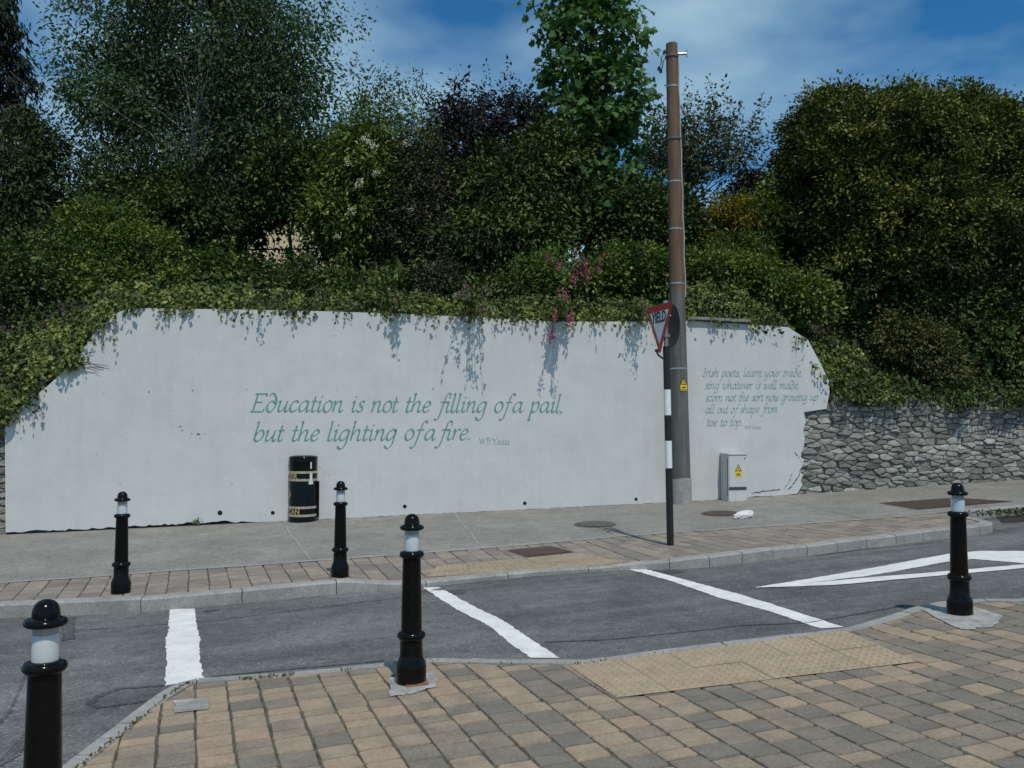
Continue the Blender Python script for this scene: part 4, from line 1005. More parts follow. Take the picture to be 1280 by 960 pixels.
# round evergreen
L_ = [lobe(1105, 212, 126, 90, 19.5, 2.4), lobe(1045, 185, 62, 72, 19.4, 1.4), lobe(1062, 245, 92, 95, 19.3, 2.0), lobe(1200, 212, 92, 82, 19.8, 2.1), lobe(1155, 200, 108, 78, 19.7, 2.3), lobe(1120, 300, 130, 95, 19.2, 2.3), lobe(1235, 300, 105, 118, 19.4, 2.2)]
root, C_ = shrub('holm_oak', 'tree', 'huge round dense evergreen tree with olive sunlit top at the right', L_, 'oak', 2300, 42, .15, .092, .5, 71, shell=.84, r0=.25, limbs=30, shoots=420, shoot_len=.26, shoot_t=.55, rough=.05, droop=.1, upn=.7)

# hedges behind the wall
shrub('hedge', 'hedge', 'dark overgrown hedge above the stone wall at the right edge', [lobe(1230, 430, 80, 60, 17.6, .9), lobe(1330, 430, 80, 65, 17.9, .9), lobe(1240, 370, 110, 60, 18.4, 1.0), lobe(1110, 370, 80, 50, 18.2, 1.0), lobe(1180, 440, 70, 45, 18.2, .9), lobe(1070, 430, 50, 45, 18.0, .8), lobe(1400, 420, 80, 80, 18.2, 1.0), lobe(1330, 350, 90, 60, 18.6, 1.0)], 'dark', 620, 36, .17, .085, .5, 72, r0=.08, shell=.6)
shrub('escallonia_bush', 'shrub', 'yellowish sunlit bush overhanging the stone wall beside the ivy', [lobe(1150, 435, 42, 35, 17.0, .6), lobe(1120, 430, 30, 40, 17.0, .5), lobe(1180, 460, 35, 28, 16.9, .5)], 'hedge', 150, 34, .13, .075, .5, 73, shell=.5, shoots=14, shoot_len=.25)
shrub('privet_bush', 'shrub', 'pale speckled privet bush above the left ivy slope', [lobe(130, 300, 60, 50, 17.3), lobe(100, 340, 70, 35, 16.6), lobe(185, 325, 45, 40, 16.9)], 'elder', 300, 34, .15, .08, .5, 74, shoots=14, shoot_len=.3)
shrub('low_bush', 'shrub', 'deep green leafy bush at far left above the ivy slope', [lobe(20, 380, 70, 60, 15.2), lobe(-50, 400, 70, 80, 15.2), lobe(45, 345, 50, 45, 16)], 'dark', 260, 34, .17, .095, .5, 75)
shrub('dark_thicket', 'shrub', 'dark leafy thicket under the birch crown', [lobe(235, 275, 75, 60, 19.2), lobe(285, 345, 50, 22, 17.0), lobe(215, 345, 45, 30, 16.8), lobe(160, 250, 60, 50, 19.4)], 'dark', 400, 34, .19, .095, .5, 76, shoots=16, shoot_len=.4)
shrub('fuchsia_bush', 'shrub', 'shadowy green bush on the wall top in the gap below the elder', [lobe(410, 360, 55, 20, 16.6, .6), lobe(375, 338, 34, 15, 17.0, .5), lobe(490, 356, 50, 22, 16.6, .6), lobe(350, 360, 40, 16, 16.4, .5)], 'dark', 130, 34, .13, .085, .5, 77)
shrub('wall_top_bush', 'shrub', 'dark bush on the wall top below the laurel', [lobe(600, 364, 50, 20, 16.6, .5), lobe(650, 360, 45, 22, 16.6, .5)], 'dark', 110, 34, .13, .085, .5, 78)
shrub('rambling_bush', 'shrub', 'leafy rambling bush on the wall top left of the yield sign', [lobe(785, 345, 50, 35, 16.9), lobe(740, 355, 35, 26, 16.8), lobe(830, 350, 35, 36, 17)], 'elder', 180, 34, .15, .085, .6, 79, shoots=10, shoot_len=.3)
shrub('rambling_bush', 'shrub', 'leafy rambling bush on the wall top right of the utility pole', [lobe(895, 350, 45, 34, 17), lobe(950, 360, 45, 30, 16.9), lobe(1000, 375, 40, 32, 17)], 'elder', 190, 34, .15, .085, .6, 80, shoots=10, shoot_len=.3)
shrub('bramble_bush', 'shrub', 'arching bramble-like bush on the wall top below the birch', [lobe(270, 350, 40, 24, 16.6, .5), lobe(225, 355, 30, 20, 16.4, .5)], 'elder', 90, 30, .13, .08, .55, 101, shoots=26, shoot_len=.5, shell=.4)
shrub('buddleia_bush', 'shrub', 'dusty grey-brown bush on the wall top under the olive shrub', [lobe(548, 358, 30, 24, 16.4, .4)], 'brown', 60, 28, .12, .08, .4, 102, shoots=24, shoot_len=.5, shell=.4)
shrub('bay_bush', 'shrub', 'light green bush on the wall top just below the laurel', [lobe(680, 345, 34, 34, 16.7, .5), lobe(640, 365, 30, 20, 16.4, .4)], 'bright', 70, 28, .12, .075, .5, 103, shoots=18, shoot_len=.4, shell=.4)
shrub('hazel_shrub', 'shrub', 'shadowy mid green shrub standing between birch and elder', [lobe(365, 225, 45, 50, 19.3, .9)], 'dark', 190, 28, .19, .11, .65, 104, shoots=26, shoot_len=.7, shell=.4)
shrub('cotoneaster_bush', 'shrub', 'low dark bush spilling to the ivy left of the birch', [lobe(90, 365, 45, 28, 15.8, .5), lobe(150, 360, 40, 22, 16.2, .5)], 'elder', 90, 28, .13, .07, .5, 105, shoots=22, shoot_len=.4, shell=.4)
# added backdrop hedge; its near-black leaf colour stands in for shade under trees
lb = [lobe(x, 306 + (x % 3) * 6, 75, 62, 21.6, .7) for x in range(-120, 1420, 95) if not 690 < x < 760 and not 310 < x < 450]
shrub('shade_backdrop_hedge', 'hedge', 'long near-black hedge added behind all the garden shrubs to darken the gaps', lb, 'conifer', 900, 30, .26, .16, .5, 81, shell=.5, limbs=6)

# house behind
root = thing('house', (P(380, 480, 29).x, 31, 3.6), 'cream house mostly hidden behind the birch and elder', 'house')
hx = root.location.x
mb = MB(); mb.box((0, 0, 2.8), (7.5, 5, 5.9)); mb.build('wall', M['house_wall'], root)
mb = MB(); e0, e1_ = 5.7, 7.3
mb.poly([(-4, -2.8, e0), (4, -2.8, e0), (4, 0, e1_), (-4, 0, e1_)]); mb.poly([(4, 2.8, e0), (-4, 2.8, e0), (-4, 0, e1_), (4, 0, e1_)]); mb.poly([(-4, -2.8, e0), (-4, 0, e1_), (-4, 2.8, e0)]); mb.poly([(4, -2.8, e0), (4, 2.8, e0), (4, 0, e1_)]); mb.build('roof', M['house_roof'], root)
for x, z in ((-2.4, 1.6), (1.2, 1.6), (2.8, 4.3), (-2.6, 4.3)):
    mb = MB(); mb.box((x, -2.52, z), (1.0, .06, 1.1)); fo = mb.build('window', M['frame'], root)
    mb = MB(); mb.box((x, -2.56, z), (.84, .03, .94)); mb.build('pane', M['glass'], fo)

# ivy ---------------------------------------------------------------
def ivy(name, label, poly_px, n, leaf, seed, depth=(.02, .3), mat='ivy', curtains=()):
    rs = np.random.RandomState(seed); pts = []
    xs = [p[0] for p in poly_px]; ys = [p[1] for p in poly_px]
    def inside(x, y):
        c = False; j = len(poly_px) - 1
        for i in range(len(poly_px)):
            xi, yi = poly_px[i]; xj, yj = poly_px[j]
            if (yi > y) != (yj > y) and x < (xj - xi) * (y - yi) / (yj - yi) + xi: c = not c
            j = i
        return c
    cl = []
    while len(cl) < n // 45:
        x, y = rs.uniform(min(xs), max(xs)), rs.uniform(min(ys), max(ys))
        if inside(x, y): cl.append((x, y, rs.rand(), rs.uniform(*depth)))
    out_, tv = [], []
    for k in range(n):
        x, y, t, d = cl[k % len(cl)]; x += rs.normal() * 7.0; y += rs.normal() * 5.5
        s, z = wp(x, y); h0 = interp(bank_top, s); f_ = d + rs.normal() * .05
        if z > h0 + .1: f_ = d - (z - h0 - .1) * 1.1 
        p = ws(s, z, max(f_, .006) if z < h0 - .05 else f_); out_.append(p); tv.append(.6 * t + .4 * rs.rand())
    ax = rs.normal(size=(n, 3)) * .6; ax[:, 2] -= .75; ax += np.array(WN) * .35
    nr = rs.normal(size=(n, 3)) * .7 + np.array(WN) * .9 + np.array([0, 0, .5])
    pos = np.array([tuple(p) for p in out_]); lens = leaf * rs.uniform(.55, 1.3, n); tv = np.array(tv)
    c = pos.mean(0); root = thing(name, Vector(c), label, 'ivy')
    mb = MB(); E = []
    for (x, y0, ln, prot, nl) in curtains:      # trailing / projecting shoots
        s, z = wp(x, y0)
        for _ in range(nl):
            pr = prot * rs.uniform(.45, 1.05); ds = rs.normal() * .09; drop = ln * rs.uniform(.5, 1.0)
            a = ws(s + ds * .6, z + .05, .0); b = ws(s + ds, z + .10 - drop * .15, pr * .6); e = ws(s + ds * 1.3, z - drop, pr)
            mb.tube([a, b, e], [.004, .003, .002], 4, cap=False)
            m = int(5 + 10 * (pr + drop))
            for q in np.linspace(.3, 1.0, m):
                pt = np.array(a) * (1 - q) ** 2 + 2 * np.array(b) * q * (1 - q) + np.array(e) * q * q; E.append(pt + rs.normal(size=3) * .02)
    for _ in range(26):                         # woody stems inside the mat
        i = rs.randint(n); j = rs.randint(n)
        a, b = Vector(pos[i]) - WN * .1, Vector(pos[j]) - WN * .1
        if (a - b).length < 1.6: mb.tube([a, a.lerp(b, .5) + Vector((0, 0, -.05)), b], [.01, .008, .005], 5, cap=False)
    if E:
        E = np.array(E); m = len(E); ea = rs.normal(size=(m, 3)) * .5; ea[:, 2] -= 1; en = rs.normal(size=(m, 3)) * .6 + np.array([0, 0, .8]) + np.array(WN) * .5
        pos = np.vstack([pos, E]); ax = np.vstack([ax, ea]); nr = np.vstack([nr, en]); lens = np.concatenate([lens, leaf * rs.uniform(.5, 1.0, m)]); tv = np.concatenate([tv, rs.rand(m)])
    leaf_mesh('leaves', ML[mat], pos, ax, nr, lens, .85, tv, root)
    if mb.f:
        o = mb.build('stems', M['stem']); o.parent = root; o.matrix_parent_inverse = __import__('mathutils').Matrix.Translation(root.location).inverted()
    return root
ivy('ivy', 'thick ivy draped over the sloping left end of the painted wall', [(-60, 545), (2, 524), (55, 482), (92, 446), (118, 408), (168, 384), (185, 362), (120, 352), (60, 375), (0, 400), (-60, 420)], 8000, .07, 91, depth=(-.06, .14),
    curtains=[(100, 452, .12, .12, 4), (125, 410, .25, .12, 5), (30, 512, .2, .1, 4)])
ivy('ivy', 'low fringe of ivy along the painted wall top, left of the sign', [(150, 385), (300, 386), (420, 388), (600, 396), (700, 400), (830, 400), (835, 372), (700, 372), (560, 366), (400, 360), (250, 356), (165, 352)], 8600, .065, 92, depth=(-.08, .045),
    curtains=[(205, 390, .1, .14, 4), (322, 390, .05, .26, 4), (365, 392, .1, .12, 4), (430, 392, .1, .16, 3), (495, 394, .05, .3, 4), (530, 395, .05, .16, 3), (738, 402, .05, .24, 3), (800, 402, .04, .26, 6), (645, 400, .05, .15, 3)])
ivy('ivy', 'glossy ivy spilling over the right end of the painted wall', [(860, 394), (940, 402), (985, 409), (1012, 432), (1034, 470), (1050, 494), (1110, 500), (1140, 480), (1120, 440), (1060, 402), (1000, 372), (940, 345), (862, 352)], 7800, .07, 93, depth=(-.06, .12),
    curtains=[(905, 404, .1, .14, 4), (950, 407, .1, .14, 4), (1000, 425, .12, .12, 4)])

ivy('ivy', 'dark ivy and grass hanging over the top of the stone wall', [(1050, 500), (1120, 497), (1200, 503), (1300, 500), (1420, 500), (1420, 468), (1050, 478)], 4200, .075, 94, depth=(.0, .22), mat='dark',
    curtains=[(x, 498, .22, .2, 4) for x in (1120, 1165, 1190, 1232, 1260, 1285, 1320)])
# valerian and other plants projecting over the wall top
def valerian(label, px, py, spread, prot, nst, seed, flower, leafm='bright', up=.35, group='flowering plants on the wall top', hang=()):
    rs = np.random.RandomState(seed); s, z = wp(px, py); base = ws(s, z - .1, -.05); root = thing('valerian', base, label, 'plant', group)
    lp = []; inv = __import__('mathutils').Matrix.Translation(root.location).inverted()
    def own(o): o.parent = root; o.matrix_parent_inverse = inv
    for k in range(nst):
        ds = rs.normal() * spread; pr = prot * rs.uniform(.2, 1.05); hh = up * rs.uniform(-.3, 1.1) - .22 * pr
        a = base + WD * float(rs.normal() * spread * .3); e = ws(s + ds, z + hh, pr); m = (a + e) / 2 + Vector((0, 0, .16 + .1 * rs.rand()))
        mb = MB(); mb.tube([a, m, e], [.006, .005, .003], 4, cap=False); own(mb.build('stem', M['stem']))
        for q in np.linspace(.25, .97, 15): lp.append(np.array(a) * (1 - q) ** 2 + 2 * np.array(m) * q * (1 - q) + np.array(e) * q * q + rs.normal(size=3) * .022)
        if rs.rand() < flower[1]: leaf_mesh('flower_head', ML[flower[0]], np.array(e) + rs.normal(size=(30, 3)) * np.array([.03, .03, .05]), rs.normal(size=(30, 3)), rs.normal(size=(30, 3)), np.full(30, .036), .8, rs.rand(30), root)
    for hx_, hy_, ho in hang:                  # a flowering stem drooping in front of the wall
        s2, z2 = wp(hx_, hy_, ho); e = ws(s2, z2, ho); m = base.lerp(e, .5) + Vector((0, 0, .22)) + WN * (ho * .5)
        mb = MB(); mb.tube([base, base.lerp(m, .6) + Vector((0, 0, .05)), m, m.lerp(e, .6), e], .004, 4, cap=False); own(mb.build('stem', M['stem']))
        leaf_mesh('flower_head', ML[flower[0]], np.array(e) + rs.normal(size=(70, 3)) * np.array([.03, .03, .065]), rs.normal(size=(70, 3)), rs.normal(size=(70, 3)), np.full(70, .042), .8, .4 + .6 * rs.rand(70), root)
        for q in np.linspace(.2, .8, 14): lp.append(np.array(base) * (1 - q) ** 2 + 2 * np.array(m) * q * (1 - q) + np.array(e) * q * q + rs.normal(size=3) * .03)
    lp = np.array(lp); n = len(lp); an = rs.normal(size=(n, 3)); an[:, 2] -= .2; nn = rs.normal(size=(n, 3)) * .6 + np.array([0, 0, .8]) + np.array(WN) * .4
    leaf_mesh('leaves', ML[leafm], lp, an, nn, .085 * rs.uniform(.6, 1.2, n), .5, rs.rand(n), root)
valerian('valerian with bright pink flowers and fresh leaves spilling over the wall above the word pail', 697, 391, .16, .68, 20, 1, ('pink', .3), hang=((690, 419, .22), (712, 398, .2)))
valerian('tall pink valerian behind the wall top in the sky gap below the sycamore', 722, 350, .2, .2, 16, 2, ('pink', .7), up=.5)
valerian('valerian with faded brownish pink heads projecting over the middle of the wall', 588, 385, .15, .70, 18, 3, ('dusty', .6), leafm='elder')
valerian('short leafy plant on the wall top above the word not', 496, 386, .10, .42, 9, 4, ('dusty', .2), leafm='ivy', up=.25)
valerian('upright leafy weed on the wall top above the word is', 480, 368, .15, .25, 12, 6, ('dusty', .1), leafm='bright', up=.5)
valerian('small leafy plant on the wall top just left of the yield sign', 796, 390, .14, .42, 12, 5, ('dusty', .3), leafm='bright', up=.2)

rs = np.random.RandomState(77); n = 30000; S_ = rs.uniform(-13, 16, n); T_ = .12 + 5.2 * rs.rand(n) ** 1.4; hh = np.array([bank_h(a, b) for a, b in zip(S_, T_)]) + rs.rand(n) * .3 * (1 + np.sin(S_ * 2.3) * .6)
pos = np.stack([W0.x + S_ * WD.x - T_ * WN.x, W0.y + S_ * WD.y - T_ * WN.y, hh], 1); cl = np.array([mnoise.noise(Vector((a * 1.3, b * 1.3, 0))) for a, b in zip(S_, T_)])
nr = rs.normal(size=(n, 3)) * .6 + np.array([0, -.5, .8]); axx = rs.normal(size=(n, 3)) + np.array([0, -.5, -.1])
tag(leaf_mesh('ground_cover', ML['dark'], pos, axx, nr, .10 * rs.uniform(.6, 1.4, n), .6, .5 + cl * .8 + rs.normal(size=n) * .2, None), kind='stuff')
rs = np.random.RandomState(78); n = 1500; uu = np.concatenate([rs.uniform(-.6, 1.0, 500), rs.uniform(-.6, 4, 200)]); mp_ = []
keep = [u for u in uu if mnoise.noise(Vector((u * 3.1, 2, 0))) > -.02]
for u in keep:
    v = VNI(u) + .012 + rs.normal() * .012; x, y = xy(u, v); mp_.append((x, y, z_near(x, y) + .002 + .008 * rs.rand()))
mp_ = np.array(mp_); n = len(mp_)
tag(leaf_mesh('moss', ML['gold'], mp_, rs.normal(size=(n, 3)) + np.array([0, 0, .6]), rs.normal(size=(n, 3)), .016 * rs.uniform(.5, 1.5, n), .6, rs.rand(n) * .6, None), kind='stuff')
# dry vine twigs on the left of the wall
mb = MB(); rg = random.Random(4)
for a, b in (((86, 455), (138, 457)), ((90, 452), (125, 467)), ((95, 448), (118, 440)), ((100, 446), (130, 461))):
    (s0, z0), (s1, z1) = wp(*a), wp(*b); mb.tube([ws(s0 + (s1 - s0) * i / 6, z0 + (z1 - z0) * i / 6 + rg.uniform(-.02, .02), .02 + .015 * rg.random()) for i in range(7)], [.007, .007, .006, .005, .005, .004, .003], 5)
tag(mb.build('dry_vine', M['stem']), 'bare dry vine twigs clinging to the left of the painted wall', 'vine')
# weed growing at the foot of the wall
rs = np.random.RandomState(9); s, z = wp(246, 652); n = 26; c = np.array(ws(s, z - .02, .04)); root = thing('weed', Vector(c), 'small green weed at the foot of the painted wall', 'plant')
leaf_mesh('leaves', ML['bright'], c + rs.normal(size=(n, 3)) * np.array([.045, .02, .025]), rs.normal(size=(n, 3)) + np.array([0, 0, .6]), rs.normal(size=(n, 3)), np.full(n, .05), .5, rs.rand(n), root)
root_s = G(1262, 645, z_road); c = np.array([root_s[0], root_s[1], z_road(*root_s) + .06]); n = 240
root = thing('ground_cover', Vector(c), 'low weeds in the soil pocket by the far kerb', 'plant')
leaf_mesh('leaves', ML['dark'], c + np.array([[a * UX - b * UY, a * UY + b * UX, z_] for a, b, z_ in zip(rs.normal(size=n) * .5, rs.normal(size=n) * .05 - .12, rs.rand(n) * .04)]), rs.normal(size=(n, 3)) + np.array([0, 0, .3]), rs.normal(size=(n, 3)) + np.array([0, 0, 1]), np.full(n, .06), .5, rs.rand(n), root)

# ------------------------------------------------------------------ street furniture
def text_mesh(body, size, extrude=0.0, align='CENTER'):
    cu = bpy.data.curves.new('lettering', 'FONT'); cu.body = body; cu.size = size; cu.extrude = extrude; cu.align_x = align; cu.align_y = 'CENTER'; cu.offset = size * .018
    o = bpy.data.objects.new('tmp', cu); COL.objects.link(o); bpy.context.view_layer.update()
    me = bpy.data.meshes.new_from_object(o.evaluated_get(bpy.context.evaluated_depsgraph_get())); bpy.data.objects.remove(o); return me

def make_bollard(label):
    root = thing('bollard', (0, 0, 0), label, 'bollard', 'black cast bollards')
    mb = MB(); mb.lathe([(0, -.06), (.092, -.06), (.092, .005), (.093, .095), (.089, .118), (.076, .145), (.071, .165), (.069, .255)], n=40); mb.build('base', M['black'], root, smooth=True)
    mb = MB(); mb.lathe([(.069, .254), (.080, .262), (.088, .275), (.088, .288), (.080, .300), (.066, .306)], n=40); mb.build('lower_ring', M['black'], root, smooth=True, angle=60)
    mb = MB(); mb.lathe([(.065, .304), (.061, .5), (.056, .738)], n=40); mb.build('shaft', M['black'], root, smooth=True)
    mb = MB(); mb.lathe([(.055, .736), (.068, .742), (.076, .753), (.076, .766), (.068, .777), (.05, .781)], n=40); mb.build('upper_ring', M['black'], root, smooth=True, angle=60)
    mb = MB(); mb.lathe([(.0435, .779), (.0435, .906)], n=32); mb.build('core', M['core'], root, smooth=True)
    mb = MB(); mb.lathe([(.0455, .782), (.0455, .872), (.0438, .876)], n=32); mb.build('reflective_band', M['reflect'], root, smooth=True)
    mb = MB(); mb.lathe([(.0505, .780), (.0505, .907)], n=32); mb.build('clear_sleeve', M['clear'], root, smooth=True)
    mb = MB(); mb.lathe([(.046, .903), (.066, .905), (.0745, .912), (.0755, .921), (.070, .930), (.056, .935), (.0485, .938), (.0475, .952), (.0455, .966), (.039, .982), (.026, .994), (.012, .9995), (0, 1.0)], n=40); mb.build('cap', M['black'], root, smooth=True, angle=50)
    return root
b0 = make_bollard('black bollard nearest the litter bin on the far kerb')
spots = [((425, 722.5), z_pave, 118.0, 'black bollard on the far verge right beside the litter bin'),
         ((151, 743), z_pave, 125.0, 'black bollard alone on the far verge, left of the litter bin'),
         ((514, 855), z_near, 207.0, 'black bollard on buff paving above a rusty plate, in the middle foreground'),
         ((1200, 769.5), z_near, 162.0, 'black bollard with pale blue band and chipped paint on a concrete patch'),
         ((57, None), z_near, 341.0, 'nearest black bollard, cut off by the lower left corner of the view')]
for i, ((px, py), zf, hpx, lab) in enumerate(spots):
    r_ = b0 if i == 0 else copy_tree(b0)
    r_['label'] = lab
    if py is None: Y = 3.25; p = P(px, 800, Y); x, y = p.x, Y
    else: x, y = G(px, py - 2, zf)
    r_.location = (x, y, zf(x, y)); r_.rotation_euler = (0, 0, i * 1.3)
    sc = hpx / F * y          # each post's real height from its size at its distance
    r_.scale = (1, 1, max(.93, min(1.07, sc)))
    if i == 3:
        for ch in r_.children:
            if ch.name.startswith('reflective'):
                ch.data = ch.data.copy(); ch.data.materials.clear(); ch.data.materials.append(M['reflect_blue']); ch.scale = (1.06, 1.06, 1.0)
        mb = MB(); rg = random.Random(3)
        for k in range(9):
            a = -math.pi / 2 + .15 + rg.uniform(-.18, .18); z = .44 + .03 * k + rg.uniform(-.01, .01); rr = .0632 - .0215 * (z - .3) / .45 * .45; w_ = rg.uniform(.002, .005); h_ = rg.uniform(.006, .014)
            c = Vector((rr * math.cos(a), rr * math.sin(a), z)); tg = Vector((-math.sin(a), math.cos(a), 0))
            mb.poly([c - tg * w_, c + tg * w_ - Vector((0, 0, .004)), c + tg * w_ * .6 + Vector((0, 0, h_)), c - tg * w_ * .8 + Vector((0, 0, h_ * .8))])
        r_.rotation_euler = (0, 0, .0)
        mb.build('paint_chip', M['cabinet'], r_)
# rusty plate at the foot of the middle bollard
q = [Vector(G(x, y, z_near)) for x, y in ((505, 853.5), (533, 850), (536, 857), (508, 860.5))]
mb = MB(); lo = [mb.vert((p.x, p.y, z_near(p.x, p.y) - .01)) for p in q]; hi = [mb.vert((p.x, p.y, z_near(p.x, p.y) + .012)) for p in q]
mb.face(hi[::-1]); 
for i in range(4): mb.face((lo[i], lo[(i + 1) % 4], hi[(i + 1) % 4], hi[i]))
tag(mb.build('rusty_plate', M['rust']), 'small rusty square plate at the foot of the foreground bollard', 'plate')

# litter bin
x, y = G(378.5, 651, z_pave); bin_ = thing('litter_bin', (x, y, z_pave(x, y)), 'black round litter bin with gold bands against the painted wall', 'litter bin')
H = 81.5 / F * y; RR = 17.3 / F * y
mb = MB(); mb.lathe([(0, -.02), (RR * 1.02, -.02), (RR * 1.02, .05), (RR, .06), (RR, H * .90), (RR, H * .955), (RR * .97, H * .975)], n=48); mb.build('body', M['black'], bin_, smooth=True)
mb = MB(); mb.lathe([(RR * 1.015, H * .955), (RR * 1.02, H * .967), (RR * .95, H * .985), (RR * .6, H * .997), (0, H)], n=48); mb.build('lid', M['black'], bin_, smooth=True, angle=50)
for z in (.63, .745, .095, .215):
    zz = z * H; mb = MB(); mb.lathe([(RR + .001, zz - .018), (RR + .006, zz - .016), (RR + .006, zz + .016), (RR + .001, zz + .018)], n=48); mb.build('gold_band', M['gold'], bin_, smooth=True)
view = math.atan2(-y, -x)
def wrap_text(body, size, zc, ang0, rad):
    me = text_mesh(body, size); me.name = 'lettering'
    for v in me.vertices:
        a = ang0 + v.co.x / rad; v.co = Vector((rad * math.cos(a), rad * math.sin(a), zc + v.co.y))
    me.materials.append(M['gold_text']); o = bpy.data.objects.new('lettering', me); COL.objects.link(o); o.parent = bin_; return o
wrap_text('LITTER', .105, .685 * H, view - R(66), RR + .004)
wrap_text('CAN', .105, .152 * H, view - R(42), RR + .004)
# round gold emblem, seen edge on at the left of the body, and a stub plate with ash stain
a0 = view - R(78)
mb = MB()
for k in range(20):
    pass
ring = []
for k in range(24):
    t = 2 * math.pi * k / 24
    for rr in (.05, .075): a = a0 + rr * math.cos(t) / RR; ring.append(mb.vert(((RR + .004) * math.cos(a), (RR + .004) * math.sin(a), .42 * H + rr * math.sin(t))))
for k in range(24): i, j = 2 * k, 2 * ((k + 1) % 24); mb.face((ring[i], ring[i + 1], ring[j + 1], ring[j]))
mb.build('emblem', M['gold_text'], bin_)
a1 = view + R(32); mb = MB()
for (w_, z0, z1, o_) in ((.012, .80, .90, .004), (.022, .62, .74, .0075), (.038, .565, .62, .0075)):
    pts = []
    for k in range(5): a = a1 + (k / 4 - .5) * 2 * w_ / RR; pts.append(((RR + o_) * math.cos(a), (RR + o_) * math.sin(a)))
    for k in range(4): mb.poly([(pts[k][0], pts[k][1], z0 * H), (pts[k + 1][0], pts[k + 1][1], z0 * H), (pts[k + 1][0], pts[k + 1][1], z1 * H), (pts[k][0], pts[k][1], z1 * H)])
mb.build('ash_plate', M['plastic'], bin_)
a2 = view + R(88); mb = MB()
mb.box(((RR + .006) * math.cos(a2), (RR + .006) * math.sin(a2), H * .33), (.05, .16, H * .55), a2, bev=.01); mb.build('door_hinge', M['black'], bin_)

# yield sign
x, y = G(838, 681.5, z_pave); zb = z_pave(x, y); sg = thing('yield_sign', (x, y, zb), 'black and white banded pole carrying a red-edged triangular YIELD sign', 'road sign')
def zof(py): return P(836, py, y).z - zb
lean = (P(833, 440, y).x - x) / zof(440)
def pt(z): return (lean * z, 0, z)
zs = [-.1, zof(585), zof(551), zof(519), zof(487), zof(433)]
mb = MB()
for i in range(5): mb.tube([pt(zs[i]), pt(zs[i + 1])], .043, 20, mi=i % 2, cap=(i in (0, 4)))
mb.build('pole', [M['pole_black'], M['pole_white']], sg, smooth=True)
mb = MB(); mb.tube([pt(zs[5] - .02), pt(zof(376))], .028, 14); mb.build('upper_pole', M['steel'], sg, smooth=True)
rz = math.atan2(-.82, .57); rz = -R(74)           # plate direction from far (left) edge to near (right) edge
e1 = Vector((math.cos(rz), math.sin(rz), 0)); nrm = Vector((math.sin(rz), -math.cos(rz), 0))     # e1 x up
ztop, zbt = zof(381), zof(444); hgt = ztop - zbt; side_ = .76
def plate(hw, zt, zb_, off, thick, r_=.035):
    """rounded downward triangle"""
    cs = [Vector((-hw, zt)), Vector((0, zb_)), Vector((hw, zt))]; o_ = []
    for i in range(3):
        p, a, b = cs[i], cs[i - 1], cs[(i + 1) % 3]; pa, pb = p + (a - p).normalized() * r_ * 1.6, p + (b - p).normalized() * r_ * 1.6
        for t in (0, .25, .5, .75, 1): q = pa * (1 - t) ** 2 + p * 2 * t * (1 - t) + pb * t * t; o_.append(q)
    mb = MB(); c = Vector(pt((zt + zb_) / 2)) ; c.z = 0
    fr = [mb.vert(c + e1 * q.x + nrm * off + Vector((0, 0, q.y))) for q in o_]; bk = [mb.vert(c + e1 * q.x + nrm * (off - thick) + Vector((0, 0, q.y))) for q in o_]
    mb.face(fr); mb.face(bk[::-1])
    for i in range(len(o_)): j = (i + 1) % len(o_); mb.face((fr[i], bk[i], bk[j], fr[j]))
    return mb
sp_ = plate(side_ / 2, ztop, zbt, .088, .006).build('sign_plate', M['red'], sg)
plate(side_ / 2 * .70, ztop - .085, zbt + .135, .0905, .0015, .012).build('sign_face', M['sign_white'], sp_)
me = text_mesh('YIELD', .165); me.name = 'lettering'
c = Vector(pt(ztop)); c.z = 0
wdt = max(v.co.x for v in me.vertices) - min(v.co.x for v in me.vertices)
for v in me.vertices: v.co = c + e1 * (v.co.x * .39 / wdt) + nrm * .0925 + Vector((0, 0, ztop - .165 + v.co.y * 1.15))
me.materials.append(M['ink']); o = bpy.data.objects.new('lettering', me); COL.objects.link(o); o.parent = sp_
# round plate mounted back to back
zc = zof(407); c = Vector(pt(zc)) - nrm * .045 + e1 * .0; mb = MB(); rr = .27; fr, bk = [], []
rz2 = -R(78); f1 = Vector((math.cos(rz2), math.sin(rz2), 0)); n2 = Vector((math.sin(rz2), -math.cos(rz2), 0))
c = Vector(pt(zc)) - n2 * .075
for k in range(40): a = 2 * math.pi * k / 40; q = c + f1 * (rr * math.cos(a)) + Vector((0, 0, rr * math.sin(a))); fr.append(mb.vert(q + n2 * .003)); bk.append(mb.vert(q - n2 * .003))
mb.face(fr); mb.face(bk[::-1])
for k in range(40): j = (k + 1) % 40; mb.face((fr[k], bk[k], bk[j], fr[j]))
mb.build('round_sign_plate', M['sign_back'], sg)
mb = MB()
for z in (zof(395), zof(420)): mb.tube([Vector(pt(z)) - n2 * .09, Vector(pt(z)) + nrm * .083], .016, 8); mb.box(Vector(pt(z)), (.075, .075, .035), rz, bev=.004)
mb.build('clamp', M['steel'], sg)
mb = MB(); z0 = zof(449); mb.tube([pt(z0), (lean * z0 - .05, -.01, z0 + .01), (lean * z0 - .105, -.02, z0 + .05), (lean * z0 - .125, -.02, z0 + .10)], [.012, .012, .012, .014], 8)
mb.lathe([(0, -.015), (.022, -.012), (.022, .02), (0, .024)], (lean * z0 - .125, -.02, z0 + .10), 12); mb.build('bracket', M['pole_black'], sg, smooth=True)

